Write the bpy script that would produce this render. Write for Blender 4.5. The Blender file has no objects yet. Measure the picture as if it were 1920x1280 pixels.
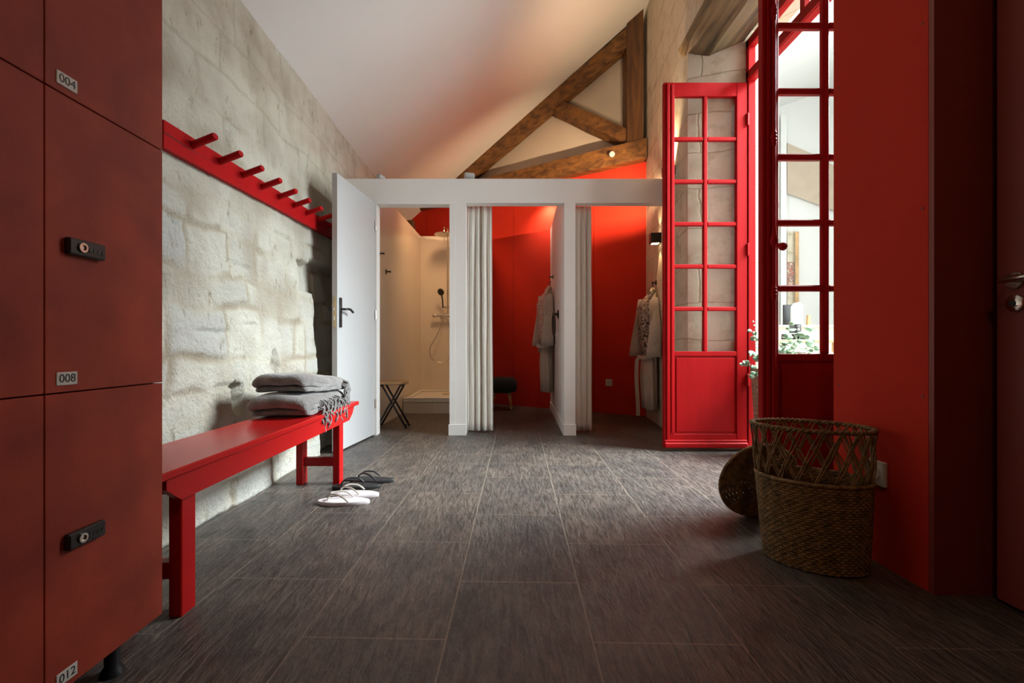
import bpy, bmesh, math, random
from mathutils import Vector, Matrix, Euler, noise
random.seed(7)
PI = math.pi
S = bpy.context.scene
COL = S.collection

# ------------------------------------------------------------------ camera
F = 853.0; VPX, VPY, CH = 945.0, 650.0, 0.8
cam = bpy.data.cameras.new('camera'); cam.sensor_width = 36; cam.lens = F*36/1920
cam.shift_x = (960-VPX)/1920; cam.shift_y = (VPY-640)/1920
cam.clip_start = 0.02; cam.clip_end = 100
co = bpy.data.objects.new('camera', cam); COL.objects.link(co)
co.location = (0, 0, CH); co.rotation_euler = (PI/2, 0, 0)
S.camera = co
S.view_settings.view_transform = 'Standard'; S.view_settings.look = 'None'
S.view_settings.gamma = 1; S.view_settings.use_curve_mapping = False
S.view_settings.exposure = 0.0

# ------------------------------------------------------------------ world and lights
w = bpy.data.worlds.new('world'); S.world = w; w.use_nodes = True
w.node_tree.nodes['Background'].inputs[0].default_value = (0.85, 0.92, 1, 1)
w.node_tree.nodes['Background'].inputs[1].default_value = 1.0

def light(name, kind, loc, target, energy, color, **kw):
    l = bpy.data.lights.new(name, kind); l.energy = energy; l.color = color
    for k, v in kw.items(): setattr(l, k, v)
    o = bpy.data.objects.new(name, l); COL.objects.link(o); o.location = loc
    o.rotation_euler = (Vector(target)-Vector(loc)).to_track_quat('-Z', 'Y').to_euler()
    return o
DAY = (0.90, 1.0, 1.03); WARM = (1.0, 0.66, 0.34)
# daylight entering the adjoining room by an assumed large window out of view (x = 5.9) and an assumed roof light without opening
light('assumed_window_daylight', 'AREA', (5.8, 1.9, 2.0), (0, 2.6, 1.8), 360, DAY, shape='RECTANGLE', size=4.2, size_y=3.2)
light('assumed_rooflight', 'AREA', (4.1, 3.1, 4.1), (0.3, 3.3, 0.1), 430, DAY, shape='RECTANGLE', size=2.2, size_y=1.8, spread=1.6)
# assumed warm accent lamps, not all with a body, and an added unseen fill
light('assumed_warm_lamp', 'SPOT', (1.435, 4.125, 2.324), (0.72, 6.2, 2.46), 430, (1.0, 0.68, 0.40), spot_size=1.55, spot_blend=0.9, shadow_soft_size=0.015)  # assumed hidden source of the warm light on the back wall
light('assumed_warm_spot', 'SPOT', (0.52, 5.74, 2.68), (0.60, 5.96, 2.30), 34, (1, 0.82, 0.62), spot_size=1.9, spot_blend=1.0, shadow_soft_size=0.03)  # source without a body, assumed from the glow beside the divider
light('assumed_warm_spot', 'SPOT', (-0.62, 5.3, 2.95), (-0.85, 6.2, 1.3), 80, (1.0, 0.56, 0.26), spot_size=1.7, spot_blend=1.0, shadow_soft_size=0.2)  # source without a body, assumed for the warm shower light
light('warm_floor_fill', 'AREA', (0.1, -0.6, 3.0), (0.1, 1.5, 0), 7, (1.0, 0.6, 0.28), shape='DISK', size=0.4)  # unseen warm fill overhead, added to tint the foreground floor brown

# ------------------------------------------------------------------ helpers
def at(px, py, Y): return Vector(((px-VPX)*Y/F, Y, CH-(py-VPY)*Y/F))
def tag(o, label=None, cat=None, group=None, kind=None):
    if label: o['label'] = label
    if cat: o['category'] = cat
    if group: o['group'] = group
    if kind: o['kind'] = kind
    return o
def empty(name, loc, rz=0, label=None, cat=None, group=None, kind=None):
    o = bpy.data.objects.new(name, None); COL.objects.link(o)
    o.empty_display_size = 0.05
    o.location = loc; o.rotation_euler = (0, 0, rz)
    return tag(o, label, cat, group, kind)
def copy_tree(o, parent=None):
    c = o.copy(); COL.objects.link(c); c.parent = parent
    for ch in o.children: copy_tree(ch, c)
    return c

class MB:
    def __init__(s): s.bm = bmesh.new()
    def merge(s, b2, M=None):
        if M is not None: b2.transform(M)
        me = bpy.data.meshes.new('t'); b2.to_mesh(me); b2.free(); s.bm.from_mesh(me); bpy.data.meshes.remove(me)
        return s
    def box(s, c, size, rot=None, bev=0.0, seg=1):
        b = bmesh.new(); bmesh.ops.create_cube(b, size=1)
        bmesh.ops.scale(b, vec=Vector(size), verts=b.verts)
        if bev > 0: bmesh.ops.bevel(b, geom=b.edges[:], offset=bev, segments=seg, affect='EDGES', profile=0.5)
        M = Matrix.Translation(Vector(c))
        if rot is not None: M = M @ (rot.to_4x4() if hasattr(rot, 'to_4x4') else Euler(rot).to_matrix().to_4x4())
        return s.merge(b, M)
    def mm(s, lo, hi, bev=0.0):
        lo, hi = Vector(lo), Vector(hi); return s.box((lo+hi)/2, hi-lo, bev=bev)
    def prism(s, pts, z0, z1):
        n = len(pts); vb = [s.bm.verts.new((x, y, z0)) for x, y in pts]; vt = [s.bm.verts.new((x, y, z1)) for x, y in pts]
        s.bm.faces.new(vb[::-1]); s.bm.faces.new(vt)
        for i in range(n): j = (i+1) % n; s.bm.faces.new((vb[i], vb[j], vt[j], vt[i]))
        return s
    def hull(s, A, B):   # extrusion between two matching 3D polygons
        n = len(A); a = [s.bm.verts.new(p) for p in A]; b = [s.bm.verts.new(p) for p in B]
        s.bm.faces.new(a[::-1]); s.bm.faces.new(b)
        for i in range(n): j = (i+1) % n; s.bm.faces.new((a[i], a[j], b[j], b[i]))
        return s
    def tube(s, pts, r, n=8, closed=False, caps=True):
        pts = [Vector(p) for p in pts]; N = len(pts); rings = []
        up = Vector((0, 0, 1)); prev = None
        for i, p in enumerate(pts):
            if closed: t = pts[(i+1) % N]-pts[i-1]
            else: t = pts[min(i+1, N-1)]-pts[max(i-1, 0)]
            t.normalize()
            if prev is None:
                a = up if abs(t.z) < 0.9 else Vector((1, 0, 0))
                u = t.cross(a).normalized()
            else:
                u = (prev - t*prev.dot(t)).normalized()
            prev = u; v = t.cross(u)
            rr = r[i] if isinstance(r, (list, tuple)) else r
            rings.append([s.bm.verts.new(p+(u*math.cos(2*PI*k/n)+v*math.sin(2*PI*k/n))*rr) for k in range(n)])
        for i in range(N if closed else N-1):
            A, B = rings[i], rings[(i+1) % N]
            for k in range(n): s.bm.faces.new((A[k], A[(k+1) % n], B[(k+1) % n], B[k]))
        if caps and not closed: s.bm.faces.new(rings[0][::-1]); s.bm.faces.new(rings[-1])
        return s
    def lathe(s, prof, n=24, M=None):
        b = bmesh.new(); rings = []
        for r, z in prof:
            rings.append([b.verts.new((max(r, 1e-5)*math.cos(2*PI*k/n), max(r, 1e-5)*math.sin(2*PI*k/n), z)) for k in range(n)])
        for A, B in zip(rings, rings[1:]):
            for k in range(n): b.faces.new((A[k], A[(k+1) % n], B[(k+1) % n], B[k]))
        b.faces.new(rings[0][::-1]); b.faces.new(rings[-1])
        return s.merge(b, M)
    def loft(s, rings, caps=True, closed=True):
        R = [[s.bm.verts.new(p) for p in r] for r in rings]; n = len(R[0])
        for A, B in zip(R, R[1:]):
            for k in range(n if closed else n-1): s.bm.faces.new((A[k], A[(k+1) % n], B[(k+1) % n], B[k]))
        if caps and closed: s.bm.faces.new(R[0][::-1]); s.bm.faces.new(R[-1])
        return s
    def build(s, name, mat, parent=None, smooth=False, angle=None):
        bmesh.ops.recalc_face_normals(s.bm, faces=s.bm.faces[:])
        me = bpy.data.meshes.new(name); s.bm.to_mesh(me); s.bm.free()
        me.materials.append(mat)
        if smooth or angle:
            me.polygons.foreach_set('use_smooth', [True]*len(me.polygons))
            if angle: me.set_sharp_from_angle(angle=math.radians(angle))
        o = bpy.data.objects.new(name, me); COL.objects.link(o)
        if parent is not None: o.parent = parent
        return o

# ------------------------------------------------------------------ materials
def mat(name, col, rough=0.5, metal=0.0, coat=0.0, noise_amt=0.0, noise_scale=8, bump=0.0, bump_scale=40, stretch=(1, 1, 1), spec=0.5, col2=None, sheen=0):
    m = bpy.data.materials.new(name); m.use_nodes = True; nt = m.node_tree; P = nt.nodes['Principled BSDF']
    P.inputs['Base Color'].default_value = (*col, 1); P.inputs['Roughness'].default_value = rough
    P.inputs['Metallic'].default_value = metal; P.inputs['Coat Weight'].default_value = coat
    P.inputs['Coat Roughness'].default_value = 0.15
    P.inputs['Specular IOR Level'].default_value = spec; P.inputs['Sheen Weight'].default_value = sheen
    if noise_amt > 0 or bump > 0:
        tc = nt.nodes.new('ShaderNodeTexCoord'); mp = nt.nodes.new('ShaderNodeMapping'); mp.inputs['Scale'].default_value = stretch
        nt.links.new(tc.outputs['Object'], mp.inputs['Vector'])
    if noise_amt > 0:
        n = nt.nodes.new('ShaderNodeTexNoise'); n.inputs['Scale'].default_value = noise_scale; n.inputs['Detail'].default_value = 6
        nt.links.new(mp.outputs[0], n.inputs['Vector'])
        r = nt.nodes.new('ShaderNodeValToRGB'); r.color_ramp.elements[0].position = 0.35; r.color_ramp.elements[1].position = 0.68
        c2 = col2 if col2 else tuple(c*(1-noise_amt) for c in col)
        r.color_ramp.elements[0].color = (*c2, 1); r.color_ramp.elements[1].color = (*col, 1)
        nt.links.new(n.outputs['Fac'], r.inputs[0]); nt.links.new(r.outputs[0], P.inputs['Base Color'])
    if bump > 0:
        n2 = nt.nodes.new('ShaderNodeTexNoise'); n2.inputs['Scale'].default_value = bump_scale; n2.inputs['Detail'].default_value = 5
        nt.links.new(mp.outputs[0], n2.inputs['Vector'])
        b = nt.nodes.new('ShaderNodeBump'); b.inputs['Strength'].default_value = 1.0; b.inputs['Distance'].default_value = bump
        nt.links.new(n2.outputs['Fac'], b.inputs['Height']); nt.links.new(b.outputs[0], P.inputs['Normal'])
    return m
def emis(name, col, s):
    m = bpy.data.materials.new(name); m.use_nodes = True; P = m.node_tree.nodes['Principled BSDF']
    P.inputs['Base Color'].default_value = (*col, 1); P.inputs['Emission Color'].default_value = (*col, 1); P.inputs['Emission Strength'].default_value = s
    return m
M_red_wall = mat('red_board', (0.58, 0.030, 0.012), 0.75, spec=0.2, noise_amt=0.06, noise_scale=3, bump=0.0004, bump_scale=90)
M_red_gloss = mat('red_gloss_paint', (0.40, 0.006, 0.008), 0.5, spec=0.10, noise_amt=0.12, noise_scale=14, bump=0.0006, bump_scale=60, stretch=(1, 1, 0.15))
M_bench = mat('red_lacquer', (0.44, 0.008, 0.008), 0.26, spec=0.22, noise_amt=0.1, noise_scale=7, bump=0.0004, bump_scale=45, stretch=(1, 0.15, 1))
M_locker = mat('locker_red', (0.42, 0.060, 0.032), 0.6, spec=0.3, noise_amt=0.38, noise_scale=6, bump=0.0003, bump_scale=120)
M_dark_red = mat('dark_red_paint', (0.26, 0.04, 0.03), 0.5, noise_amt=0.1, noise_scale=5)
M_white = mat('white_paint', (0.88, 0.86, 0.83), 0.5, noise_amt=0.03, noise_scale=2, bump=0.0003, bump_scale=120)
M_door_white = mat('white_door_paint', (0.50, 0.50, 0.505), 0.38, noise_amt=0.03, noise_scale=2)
M_shower = mat('shower_panel', (0.72, 0.66, 0.58), 0.30, noise_amt=0.04, noise_scale=2)
M_ceramic = mat('ceramic', (0.78, 0.75, 0.7), 0.2, noise_amt=0.02)
M_ceiling = mat('ceiling_plaster', (0.84, 0.84, 0.82), 0.8, noise_amt=0.03, noise_scale=1.5, bump=0.0015, bump_scale=5)
M_gable = mat('gable_plaster', (0.60, 0.53, 0.44), 0.85, noise_amt=0.06, noise_scale=3, bump=0.001, bump_scale=12)
M_black = mat('black_metal', (0.012, 0.012, 0.013), 0.42, noise_amt=0.1)
M_black_plastic = mat('black_plastic', (0.015, 0.015, 0.016), 0.35, noise_amt=0.1)
M_black_rubber = mat('black_rubber', (0.014, 0.014, 0.016), 0.55, noise_amt=0.2, noise_scale=30, bump=0.0004, bump_scale=300)
M_white_rubber = mat('pale_rubber', (0.74, 0.68, 0.70), 0.5, noise_amt=0.05, noise_scale=20, bump=0.0003, bump_scale=300)
M_chrome = mat('chrome', (0.72, 0.66, 0.58), 0.18, metal=1.0, noise_amt=0.05)
M_clear_strap = mat('silver_strap', (0.62, 0.58, 0.50), 0.25, metal=0.4, noise_amt=0.1)
M_label = mat('label_white', (0.66, 0.64, 0.6), 0.4, noise_amt=0.04)
M_ink = mat('black_ink', (0.03, 0.03, 0.03), 0.5, noise_amt=0.1)
M_light_wood = mat('light_wood', (0.62, 0.36, 0.16), 0.45, noise_amt=0.3, noise_scale=6, stretch=(1, 8, 1))
M_curtain = mat('linen', (0.90, 0.87, 0.80), 0.9, noise_amt=0.07, noise_scale=60, stretch=(1, 1, 6), bump=0.0008, bump_scale=350, sheen=0.3)
M_curtain_hem = mat('curtain_lining', (0.68, 0.64, 0.56), 0.9, noise_amt=0.1, noise_scale=60)
M_towel = mat('grey_towel', (0.27, 0.25, 0.24), 0.95, noise_amt=0.45, noise_scale=18, bump=0.006, bump_scale=120, sheen=0.5)
M_robe = mat('robe_cloth', (0.58, 0.49, 0.42), 0.95, noise_amt=0.12, noise_scale=30, bump=0.002, bump_scale=140, sheen=0.4)
M_cushion = mat('dark_plush', (0.03, 0.032, 0.03), 0.95, noise_amt=0.4, noise_scale=30, bump=0.006, bump_scale=80)
M_leaf = mat('leaf', (0.26, 0.46, 0.26), 0.5, noise_amt=0.5, noise_scale=12, col2=(0.30, 0.46, 0.36))
M_petal = mat('petal', (0.85, 0.82, 0.76), 0.6, noise_amt=0.08, noise_scale=30)
M_wallwhite = mat('lounge_wall', (0.70, 0.69, 0.67), 0.8, noise_amt=0.03, noise_scale=2)
M_beige = mat('beige_plaster', (0.50, 0.40, 0.31), 0.8, noise_amt=0.08, noise_scale=5)
M_floor2 = mat('lounge_floor', (0.66, 0.63, 0.58), 0.6, noise_amt=0.1)
M_lamp = emis('lamp_lens', (1, 0.72, 0.42), 6.0)

def wood_mat(name, c1, c2, axis):
    m = bpy.data.materials.new(name); m.use_nodes = True; nt = m.node_tree; P = nt.nodes['Principled BSDF']
    tc = nt.nodes.new('ShaderNodeTexCoord'); mp = nt.nodes.new('ShaderNodeMapping')
    sc = [14, 14, 14]; sc[axis] = 1.4; mp.inputs['Scale'].default_value = sc
    nt.links.new(tc.outputs['Object'], mp.inputs['Vector'])
    n = nt.nodes.new('ShaderNodeTexNoise'); n.inputs['Scale'].default_value = 1.0; n.inputs['Detail'].default_value = 8; n.inputs['Distortion'].default_value = 0.8
    nt.links.new(mp.outputs[0], n.inputs['Vector'])
    r = nt.nodes.new('ShaderNodeValToRGB'); e = r.color_ramp.elements
    e[0].position = 0.3; e[0].color = (*c2, 1); e[1].position = 0.7; e[1].color = (*c1, 1)
    nt.links.new(n.outputs['Fac'], r.inputs[0]); nt.links.new(r.outputs[0], P.inputs['Base Color'])
    P.inputs['Roughness'].default_value = 0.6
    b = nt.nodes.new('ShaderNodeBump'); b.inputs['Distance'].default_value = 0.006
    nt.links.new(n.outputs['Fac'], b.inputs['Height']); nt.links.new(b.outputs[0], P.inputs['Normal'])
    return m
M_beam = wood_mat('old_beam', (0.26, 0.115, 0.026), (0.06, 0.022, 0.008), 0)
M_beam_z = wood_mat('old_post', (0.20, 0.085, 0.022), (0.05, 0.02, 0.008), 2)
M_beam_y = wood_mat('old_lintel', (0.26, 0.18, 0.085), (0.035, 0.022, 0.010), 1)
M_wicker = mat('seagrass', (0.34, 0.21, 0.085), 0.75, noise_amt=0.6, noise_scale=40, bump=0.002, bump_scale=170)
M_wicker_pale = mat('pale_wicker', (0.5, 0.40, 0.27), 0.75, noise_amt=0.5, noise_scale=60, bump=0.002, bump_scale=200)

def glass():
    m = bpy.data.materials.new('window_glass'); m.use_nodes = True; nt = m.node_tree; nt.nodes.clear()
    o = nt.nodes.new('ShaderNodeOutputMaterial'); mx = nt.nodes.new('ShaderNodeMixShader')
    t = nt.nodes.new('ShaderNodeBsdfTransparent'); t.inputs[0].default_value = (0.97, 0.975, 0.965, 1)
    g = nt.nodes.new('ShaderNodeBsdfGlossy'); g.inputs['Roughness'].default_value = 0.03
    f = nt.nodes.new('ShaderNodeFresnel'); f.inputs['IOR'].default_value = 1.45
    tc = nt.nodes.new('ShaderNodeTexCoord'); n = nt.nodes.new('ShaderNodeTexNoise'); n.inputs['Scale'].default_value = 4
    b = nt.nodes.new('ShaderNodeBump'); b.inputs['Distance'].default_value = 0.004
    nt.links.new(tc.outputs['Object'], n.inputs['Vector']); nt.links.new(n.outputs['Fac'], b.inputs['Height']); nt.links.new(b.outputs[0], g.inputs['Normal'])
    gm = nt.nodes.new('ShaderNodeNewGeometry'); sb = nt.nodes.new('ShaderNodeMath'); sb.operation = 'SUBTRACT'; sb.inputs[0].default_value = 1; nt.links.new(gm.outputs['Backfacing'], sb.inputs[1])
    ml = nt.nodes.new('ShaderNodeMath'); ml.operation = 'MULTIPLY'; nt.links.new(f.outputs[0], ml.inputs[0]); nt.links.new(sb.outputs[0], ml.inputs[1]); nt.links.new(ml.outputs[0], mx.inputs[0]); nt.links.new(t.outputs[0], mx.inputs[1]); nt.links.new(g.outputs[0], mx.inputs[2]); nt.links.new(mx.outputs[0], o.inputs[0])
    return m
M_glass = glass()

def floor_mat():
    m = bpy.data.materials.new('slate_tiles'); m.use_nodes = True; nt = m.node_tree; N = nt.nodes; L = nt.links; P = N['Principled BSDF']
    tc = N.new('ShaderNodeTexCoord'); sep = N.new('ShaderNodeSeparateXYZ'); L.new(tc.outputs['Object'], sep.inputs[0])
    def mth(op, a, b, c=None):
        n = N.new('ShaderNodeMath'); n.operation = op
        for i, v in enumerate((a, b, c)):
            if v is None: continue
            if isinstance(v, (int, float)): n.inputs[i].default_value = v
            else: L.new(v, n.inputs[i])
        return n.outputs[0]
    v = mth('ADD', mth('MULTIPLY_ADD', sep.outputs[1], -0.029, sep.outputs[0]), 0.195+4.0)      # across the tile columns
    u = mth('ADD', mth('MULTIPLY_ADD', sep.outputs[0], 0.029, sep.outputs[1]), -1.86+6.2)
    cb = N.new('ShaderNodeCombineXYZ'); L.new(u, cb.inputs[0]); L.new(v, cb.inputs[1])
    br = N.new('ShaderNodeTexBrick'); br.offset = 0.5; br.offset_frequency = 2; br.squash = 1
    br.inputs['Scale'].default_value = 1; br.inputs['Brick Width'].default_value = 0.62; br.inputs['Row Height'].default_value = 0.4
    br.inputs['Mortar Size'].default_value = 0.0028; br.inputs['Mortar Smooth'].default_value = 0.1; br.inputs['Bias'].default_value = 0
    br.inputs['Color1'].default_value = (0.0, 0.0, 0.0, 1); br.inputs['Color2'].default_value = (1, 1, 1, 1); br.inputs['Mortar'].default_value = (0.5, 0.5, 0.5, 1)
    L.new(cb.outputs[0], br.inputs['Vector'])
    # stretched riven grain
    def grain(sx, sy, detail, dist):
        mp = N.new('ShaderNodeMapping'); mp.inputs['Scale'].default_value = (sx, sy, 1); mp.inputs['Rotation'].default_value = (0, 0, -0.12)
        L.new(tc.outputs['Object'], mp.inputs[0]); n = N.new('ShaderNodeTexNoise'); n.inputs['Scale'].default_value = 1; n.inputs['Detail'].default_value = detail; n.inputs['Distortion'].default_value = dist
        L.new(mp.outputs[0], n.inputs['Vector']); return n.outputs['Fac']
    g1 = grain(62, 11, 8, 0.7); g2 = grain(6, 4, 5, 0.5); g3 = grain(120, 34, 4, 0.8)
    gs = mth('ADD', mth('MULTIPLY', g1, 0.7), mth('MULTIPLY', g3, 0.3))
    r = N.new('ShaderNodeValToRGB'); e = r.color_ramp.elements
    e[0].position = 0.38; e[0].color = (0.046, 0.041, 0.037, 1); e[1].position = 0.62; e[1].color = (0.132, 0.120, 0.110, 1)
    L.new(gs, r.inputs[0])
    mx = N.new('ShaderNodeMix'); mx.data_type = 'RGBA'; mx.blend_type = 'MULTIPLY'; mx.inputs[0].default_value = 1
    r2 = N.new('ShaderNodeValToRGB'); r2.color_ramp.elements[0].position = 0.3; r2.color_ramp.elements[0].color = (0.62, 0.60, 0.60, 1); r2.color_ramp.elements[1].position = 0.7; r2.color_ramp.elements[1].color = (1.25, 1.15, 1.05, 1)
    L.new(g2, r2.inputs[0]); L.new(r.outputs[0], mx.inputs[6]); L.new(r2.outputs[0], mx.inputs[7])
    mx3 = N.new('ShaderNodeMix'); mx3.data_type = 'RGBA'; mx3.blend_type = 'MULTIPLY'; mx3.inputs[0].default_value = 1
    r3 = N.new('ShaderNodeValToRGB'); r3.color_ramp.elements[0].color = (0.85, 0.87, 0.9, 1); r3.color_ramp.elements[1].color = (1.1, 1.05, 1.0, 1)
    L.new(br.outputs['Color'], r3.inputs[0]); L.new(mx.outputs[2], mx3.inputs[6]); L.new(r3.outputs[0], mx3.inputs[7])
    mx2 = N.new('ShaderNodeMix'); mx2.data_type = 'RGBA'; L.new(br.outputs['Fac'], mx2.inputs[0]); L.new(mx3.outputs[2], mx2.inputs[6]); mx2.inputs[7].default_value = (0.20, 0.165, 0.13, 1)
    L.new(mx2.outputs[2], P.inputs['Base Color'])
    P.inputs['Roughness'].default_value = 0.42; P.inputs['Specular IOR Level'].default_value = 0.6
    hb = mth('SUBTRACT', gs, mth('MULTIPLY', br.outputs['Fac'], 0.25))
    b = N.new('ShaderNodeBump'); b.inputs['Distance'].default_value = 0.012; b.inputs['Strength'].default_value = 1.0
    L.new(hb, b.inputs['Height']); L.new(b.outputs[0], P.inputs['Normal'])
    return m
M_floor = floor_mat()

def stone_attr_mat():
    m = bpy.data.materials.new('limestone_rubble'); m.use_nodes = True; nt = m.node_tree; N = nt.nodes; L = nt.links; P = N['Principled BSDF']
    at_ = N.new('ShaderNodeAttribute'); at_.attribute_name = 'stone'     # R: mortar, G: variation, B: rough zone
    sp = N.new('ShaderNodeSeparateColor'); L.new(at_.outputs['Color'], sp.inputs[0])
    tc = N.new('ShaderNodeTexCoord')
    n = N.new('ShaderNodeTexNoise'); n.inputs['Scale'].default_value = 5; n.inputs['Detail'].default_value = 8; L.new(tc.outputs['Object'], n.inputs['Vector'])
    r = N.new('ShaderNodeValToRGB'); e = r.color_ramp.elements; e[0].position = 0.3; e[0].color = (0.58, 0.53, 0.42, 1); e[1].position = 0.6; e[1].color = (0.78, 0.75, 0.63, 1)
    L.new(n.outputs['Fac'], r.inputs[0])
    mv = N.new('ShaderNodeMix'); mv.data_type = 'RGBA'; mv.inputs[7].default_value = (0.58, 0.57, 0.525, 1)
    L.new(sp.outputs[1], mv.inputs[0]); L.new(r.outputs[0], mv.inputs[6])
    mm = N.new('ShaderNodeMix'); mm.data_type = 'RGBA'; mm.inputs[7].default_value = (0.38, 0.31, 0.23, 1)
    ml = N.new('ShaderNodeMath'); ml.operation = 'MULTIPLY'; ml.inputs[1].default_value = 0.95
    L.new(sp.outputs[0], ml.inputs[0]); L.new(ml.outputs[0], mm.inputs[0]); L.new(mv.outputs[2], mm.inputs[6])
    # dirt specks and streaks
    mp = N.new('ShaderNodeMapping'); mp.inputs['Scale'].default_value = (10, 12, 5); mp.inputs['Rotation'].default_value = (0.5, 0, 0); L.new(tc.outputs['Object'], mp.inputs[0])
    n3 = N.new('ShaderNodeTexNoise'); n3.inputs['Scale'].default_value = 1.6; n3.inputs['Detail'].default_value = 9; n3.inputs['Roughness'].default_value = 0.72; L.new(mp.outputs[0], n3.inputs['Vector'])
    r3 = N.new('ShaderNodeValToRGB'); r3.color_ramp.elements[0].position = 0.30; r3.color_ramp.elements[0].color = (0.42, 0.33, 0.22, 1); r3.color_ramp.elements[1].position = 0.42; r3.color_ramp.elements[1].color = (1, 1, 1, 1)
    L.new(n3.outputs['Fac'], r3.inputs[0])
    md = N.new('ShaderNodeMix'); md.data_type = 'RGBA'; md.blend_type = 'MULTIPLY'; md.inputs[0].default_value = 0.8; L.new(mm.outputs[2], md.inputs[6]); L.new(r3.outputs[0], md.inputs[7])
    L.new(md.outputs[2], P.inputs['Base Color']); P.inputs['Roughness'].default_value = 0.9; P.inputs['Specular IOR Level'].default_value = 0.15
    n4 = N.new('ShaderNodeTexNoise'); n4.inputs['Scale'].default_value = 38; n4.inputs['Detail'].default_value = 8; n4.inputs['Roughness'].default_value = 0.65; L.new(tc.outputs['Object'], n4.inputs['Vector'])
    a = N.new('ShaderNodeMath'); a.operation = 'ADD'; L.new(n4.outputs['Fac'], a.inputs[0]); L.new(n3.outputs['Fac'], a.inputs[1])
    b = N.new('ShaderNodeBump'); b.inputs['Distance'].default_value = 0.020; b.inputs['Strength'].default_value = 1.0; L.new(a.outputs[0], b.inputs['Height']); L.new(b.outputs[0], P.inputs['Normal'])
    return m
M_stone = stone_attr_mat()

def ashlar_mat(name, c1, c2, joint, bw=0.55, rh=0.3):
    m = bpy.data.materials.new(name); m.use_nodes = True; nt = m.node_tree; N = nt.nodes; L = nt.links; P = N['Principled BSDF']
    tc = N.new('ShaderNodeTexCoord'); sep = N.new('ShaderNodeSeparateXYZ'); L.new(tc.outputs['Object'], sep.inputs[0])
    ad = N.new('ShaderNodeMath'); ad.operation = 'ADD'; L.new(sep.outputs[0], ad.inputs[0]); L.new(sep.outputs[1], ad.inputs[1])
    cb = N.new('ShaderNodeCombineXYZ'); L.new(ad.outputs[0], cb.inputs[0]); L.new(sep.outputs[2], cb.inputs[1])
    n0 = N.new('ShaderNodeTexNoise'); n0.inputs['Scale'].default_value = 2.5; n0.inputs['Detail'].default_value = 4; L.new(tc.outputs['Object'], n0.inputs['Vector'])
    sc = N.new('ShaderNodeVectorMath'); sc.operation = 'SCALE'; sc.inputs['Scale'].default_value = 0.10; L.new(n0.outputs['Color'], sc.inputs[0])
    av = N.new('ShaderNodeVectorMath'); L.new(cb.outputs[0], av.inputs[0]); L.new(sc.outputs[0], av.inputs[1])
    br = N.new('ShaderNodeTexBrick'); br.inputs['Scale'].default_value = 1; br.inputs['Brick Width'].default_value = bw; br.inputs['Row Height'].default_value = rh
    br.inputs['Mortar Size'].default_value = 0.006; br.inputs['Mortar Smooth'].default_value = 0.6
    br.inputs['Color1'].default_value = (*c1, 1); br.inputs['Color2'].default_value = (*c2, 1); br.inputs['Mortar'].default_value = (*joint, 1)
    L.new(av.outputs[0], br.inputs['Vector'])
    n = N.new('ShaderNodeTexNoise'); n.inputs['Scale'].default_value = 7; n.inputs['Detail'].default_value = 9; n.inputs['Roughness'].default_value = 0.7; L.new(tc.outputs['Object'], n.inputs['Vector'])
    r = N.new('ShaderNodeValToRGB'); r.color_ramp.elements[0].position = 0.3; r.color_ramp.elements[0].color = (0.72, 0.66, 0.56, 1); r.color_ramp.elements[1].position = 0.5; r.color_ramp.elements[1].color = (1, 1, 1, 1)
    L.new(n.outputs['Fac'], r.inputs[0])
    md = N.new('ShaderNodeMix'); md.data_type = 'RGBA'; md.blend_type = 'MULTIPLY'; md.inputs[0].default_value = 1; L.new(br.outputs['Color'], md.inputs[6]); L.new(r.outputs[0], md.inputs[7])
    L.new(md.outputs[2], P.inputs['Base Color']); P.inputs['Roughness'].default_value = 0.9; P.inputs['Specular IOR Level'].default_value = 0.15
    s = N.new('ShaderNodeMath'); s.operation = 'SUBTRACT'; L.new(n.outputs['Fac'], s.inputs[0]); L.new(br.outputs['Fac'], s.inputs[1])
    b = N.new('ShaderNodeBump'); b.inputs['Distance'].default_value = 0.008; b.inputs['Strength'].default_value = 0.7; L.new(s.outputs[0], b.inputs['Height']); L.new(b.outputs[0], P.inputs['Normal'])
    return m
M_ashlar = ashlar_mat('pale_ashlar', (0.66, 0.60, 0.48), (0.60, 0.53, 0.41), (0.50, 0.42, 0.30))

def print_mat(name, cols, scale, stretch=(1, 1, 1)):
    m = bpy.data.materials.new(name); m.use_nodes = True; nt = m.node_tree; N = nt.nodes; L = nt.links; P = N['Principled BSDF']
    tc = N.new('ShaderNodeTexCoord'); mp = N.new('ShaderNodeMapping'); mp.inputs['Scale'].default_value = stretch; L.new(tc.outputs['Object'], mp.inputs[0])
    n = N.new('ShaderNodeTexNoise'); n.inputs['Scale'].default_value = scale; n.inputs['Detail'].default_value = 1; n.inputs['Distortion'].default_value = 1.5; L.new(mp.outputs[0], n.inputs['Vector'])
    r = N.new('ShaderNodeValToRGB'); r.color_ramp.interpolation = 'CONSTANT'; e = r.color_ramp.elements
    e[0].position = cols[0][0]; e[0].color = (*cols[0][1], 1); e[1].position = cols[1][0]; e[1].color = (*cols[1][1], 1)
    for p, c in cols[2:]: x = e.new(p); x.color = (*c, 1)
    L.new(n.outputs['Fac'], r.inputs[0]); L.new(r.outputs[0], P.inputs['Base Color']); P.inputs['Roughness'].default_value = 0.9
    return m
M_floral = print_mat('floral_print', [(0, (0.08, 0.12, 0.35)), (0.36, (0.66, 0.58, 0.5)), (0.47, (0.6, 0.12, 0.05)), (0.52, (0.7, 0.6, 0.5)), (0.58, (0.62, 0.3, 0.1)), (0.62, (0.68, 0.6, 0.52))], 38)
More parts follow.
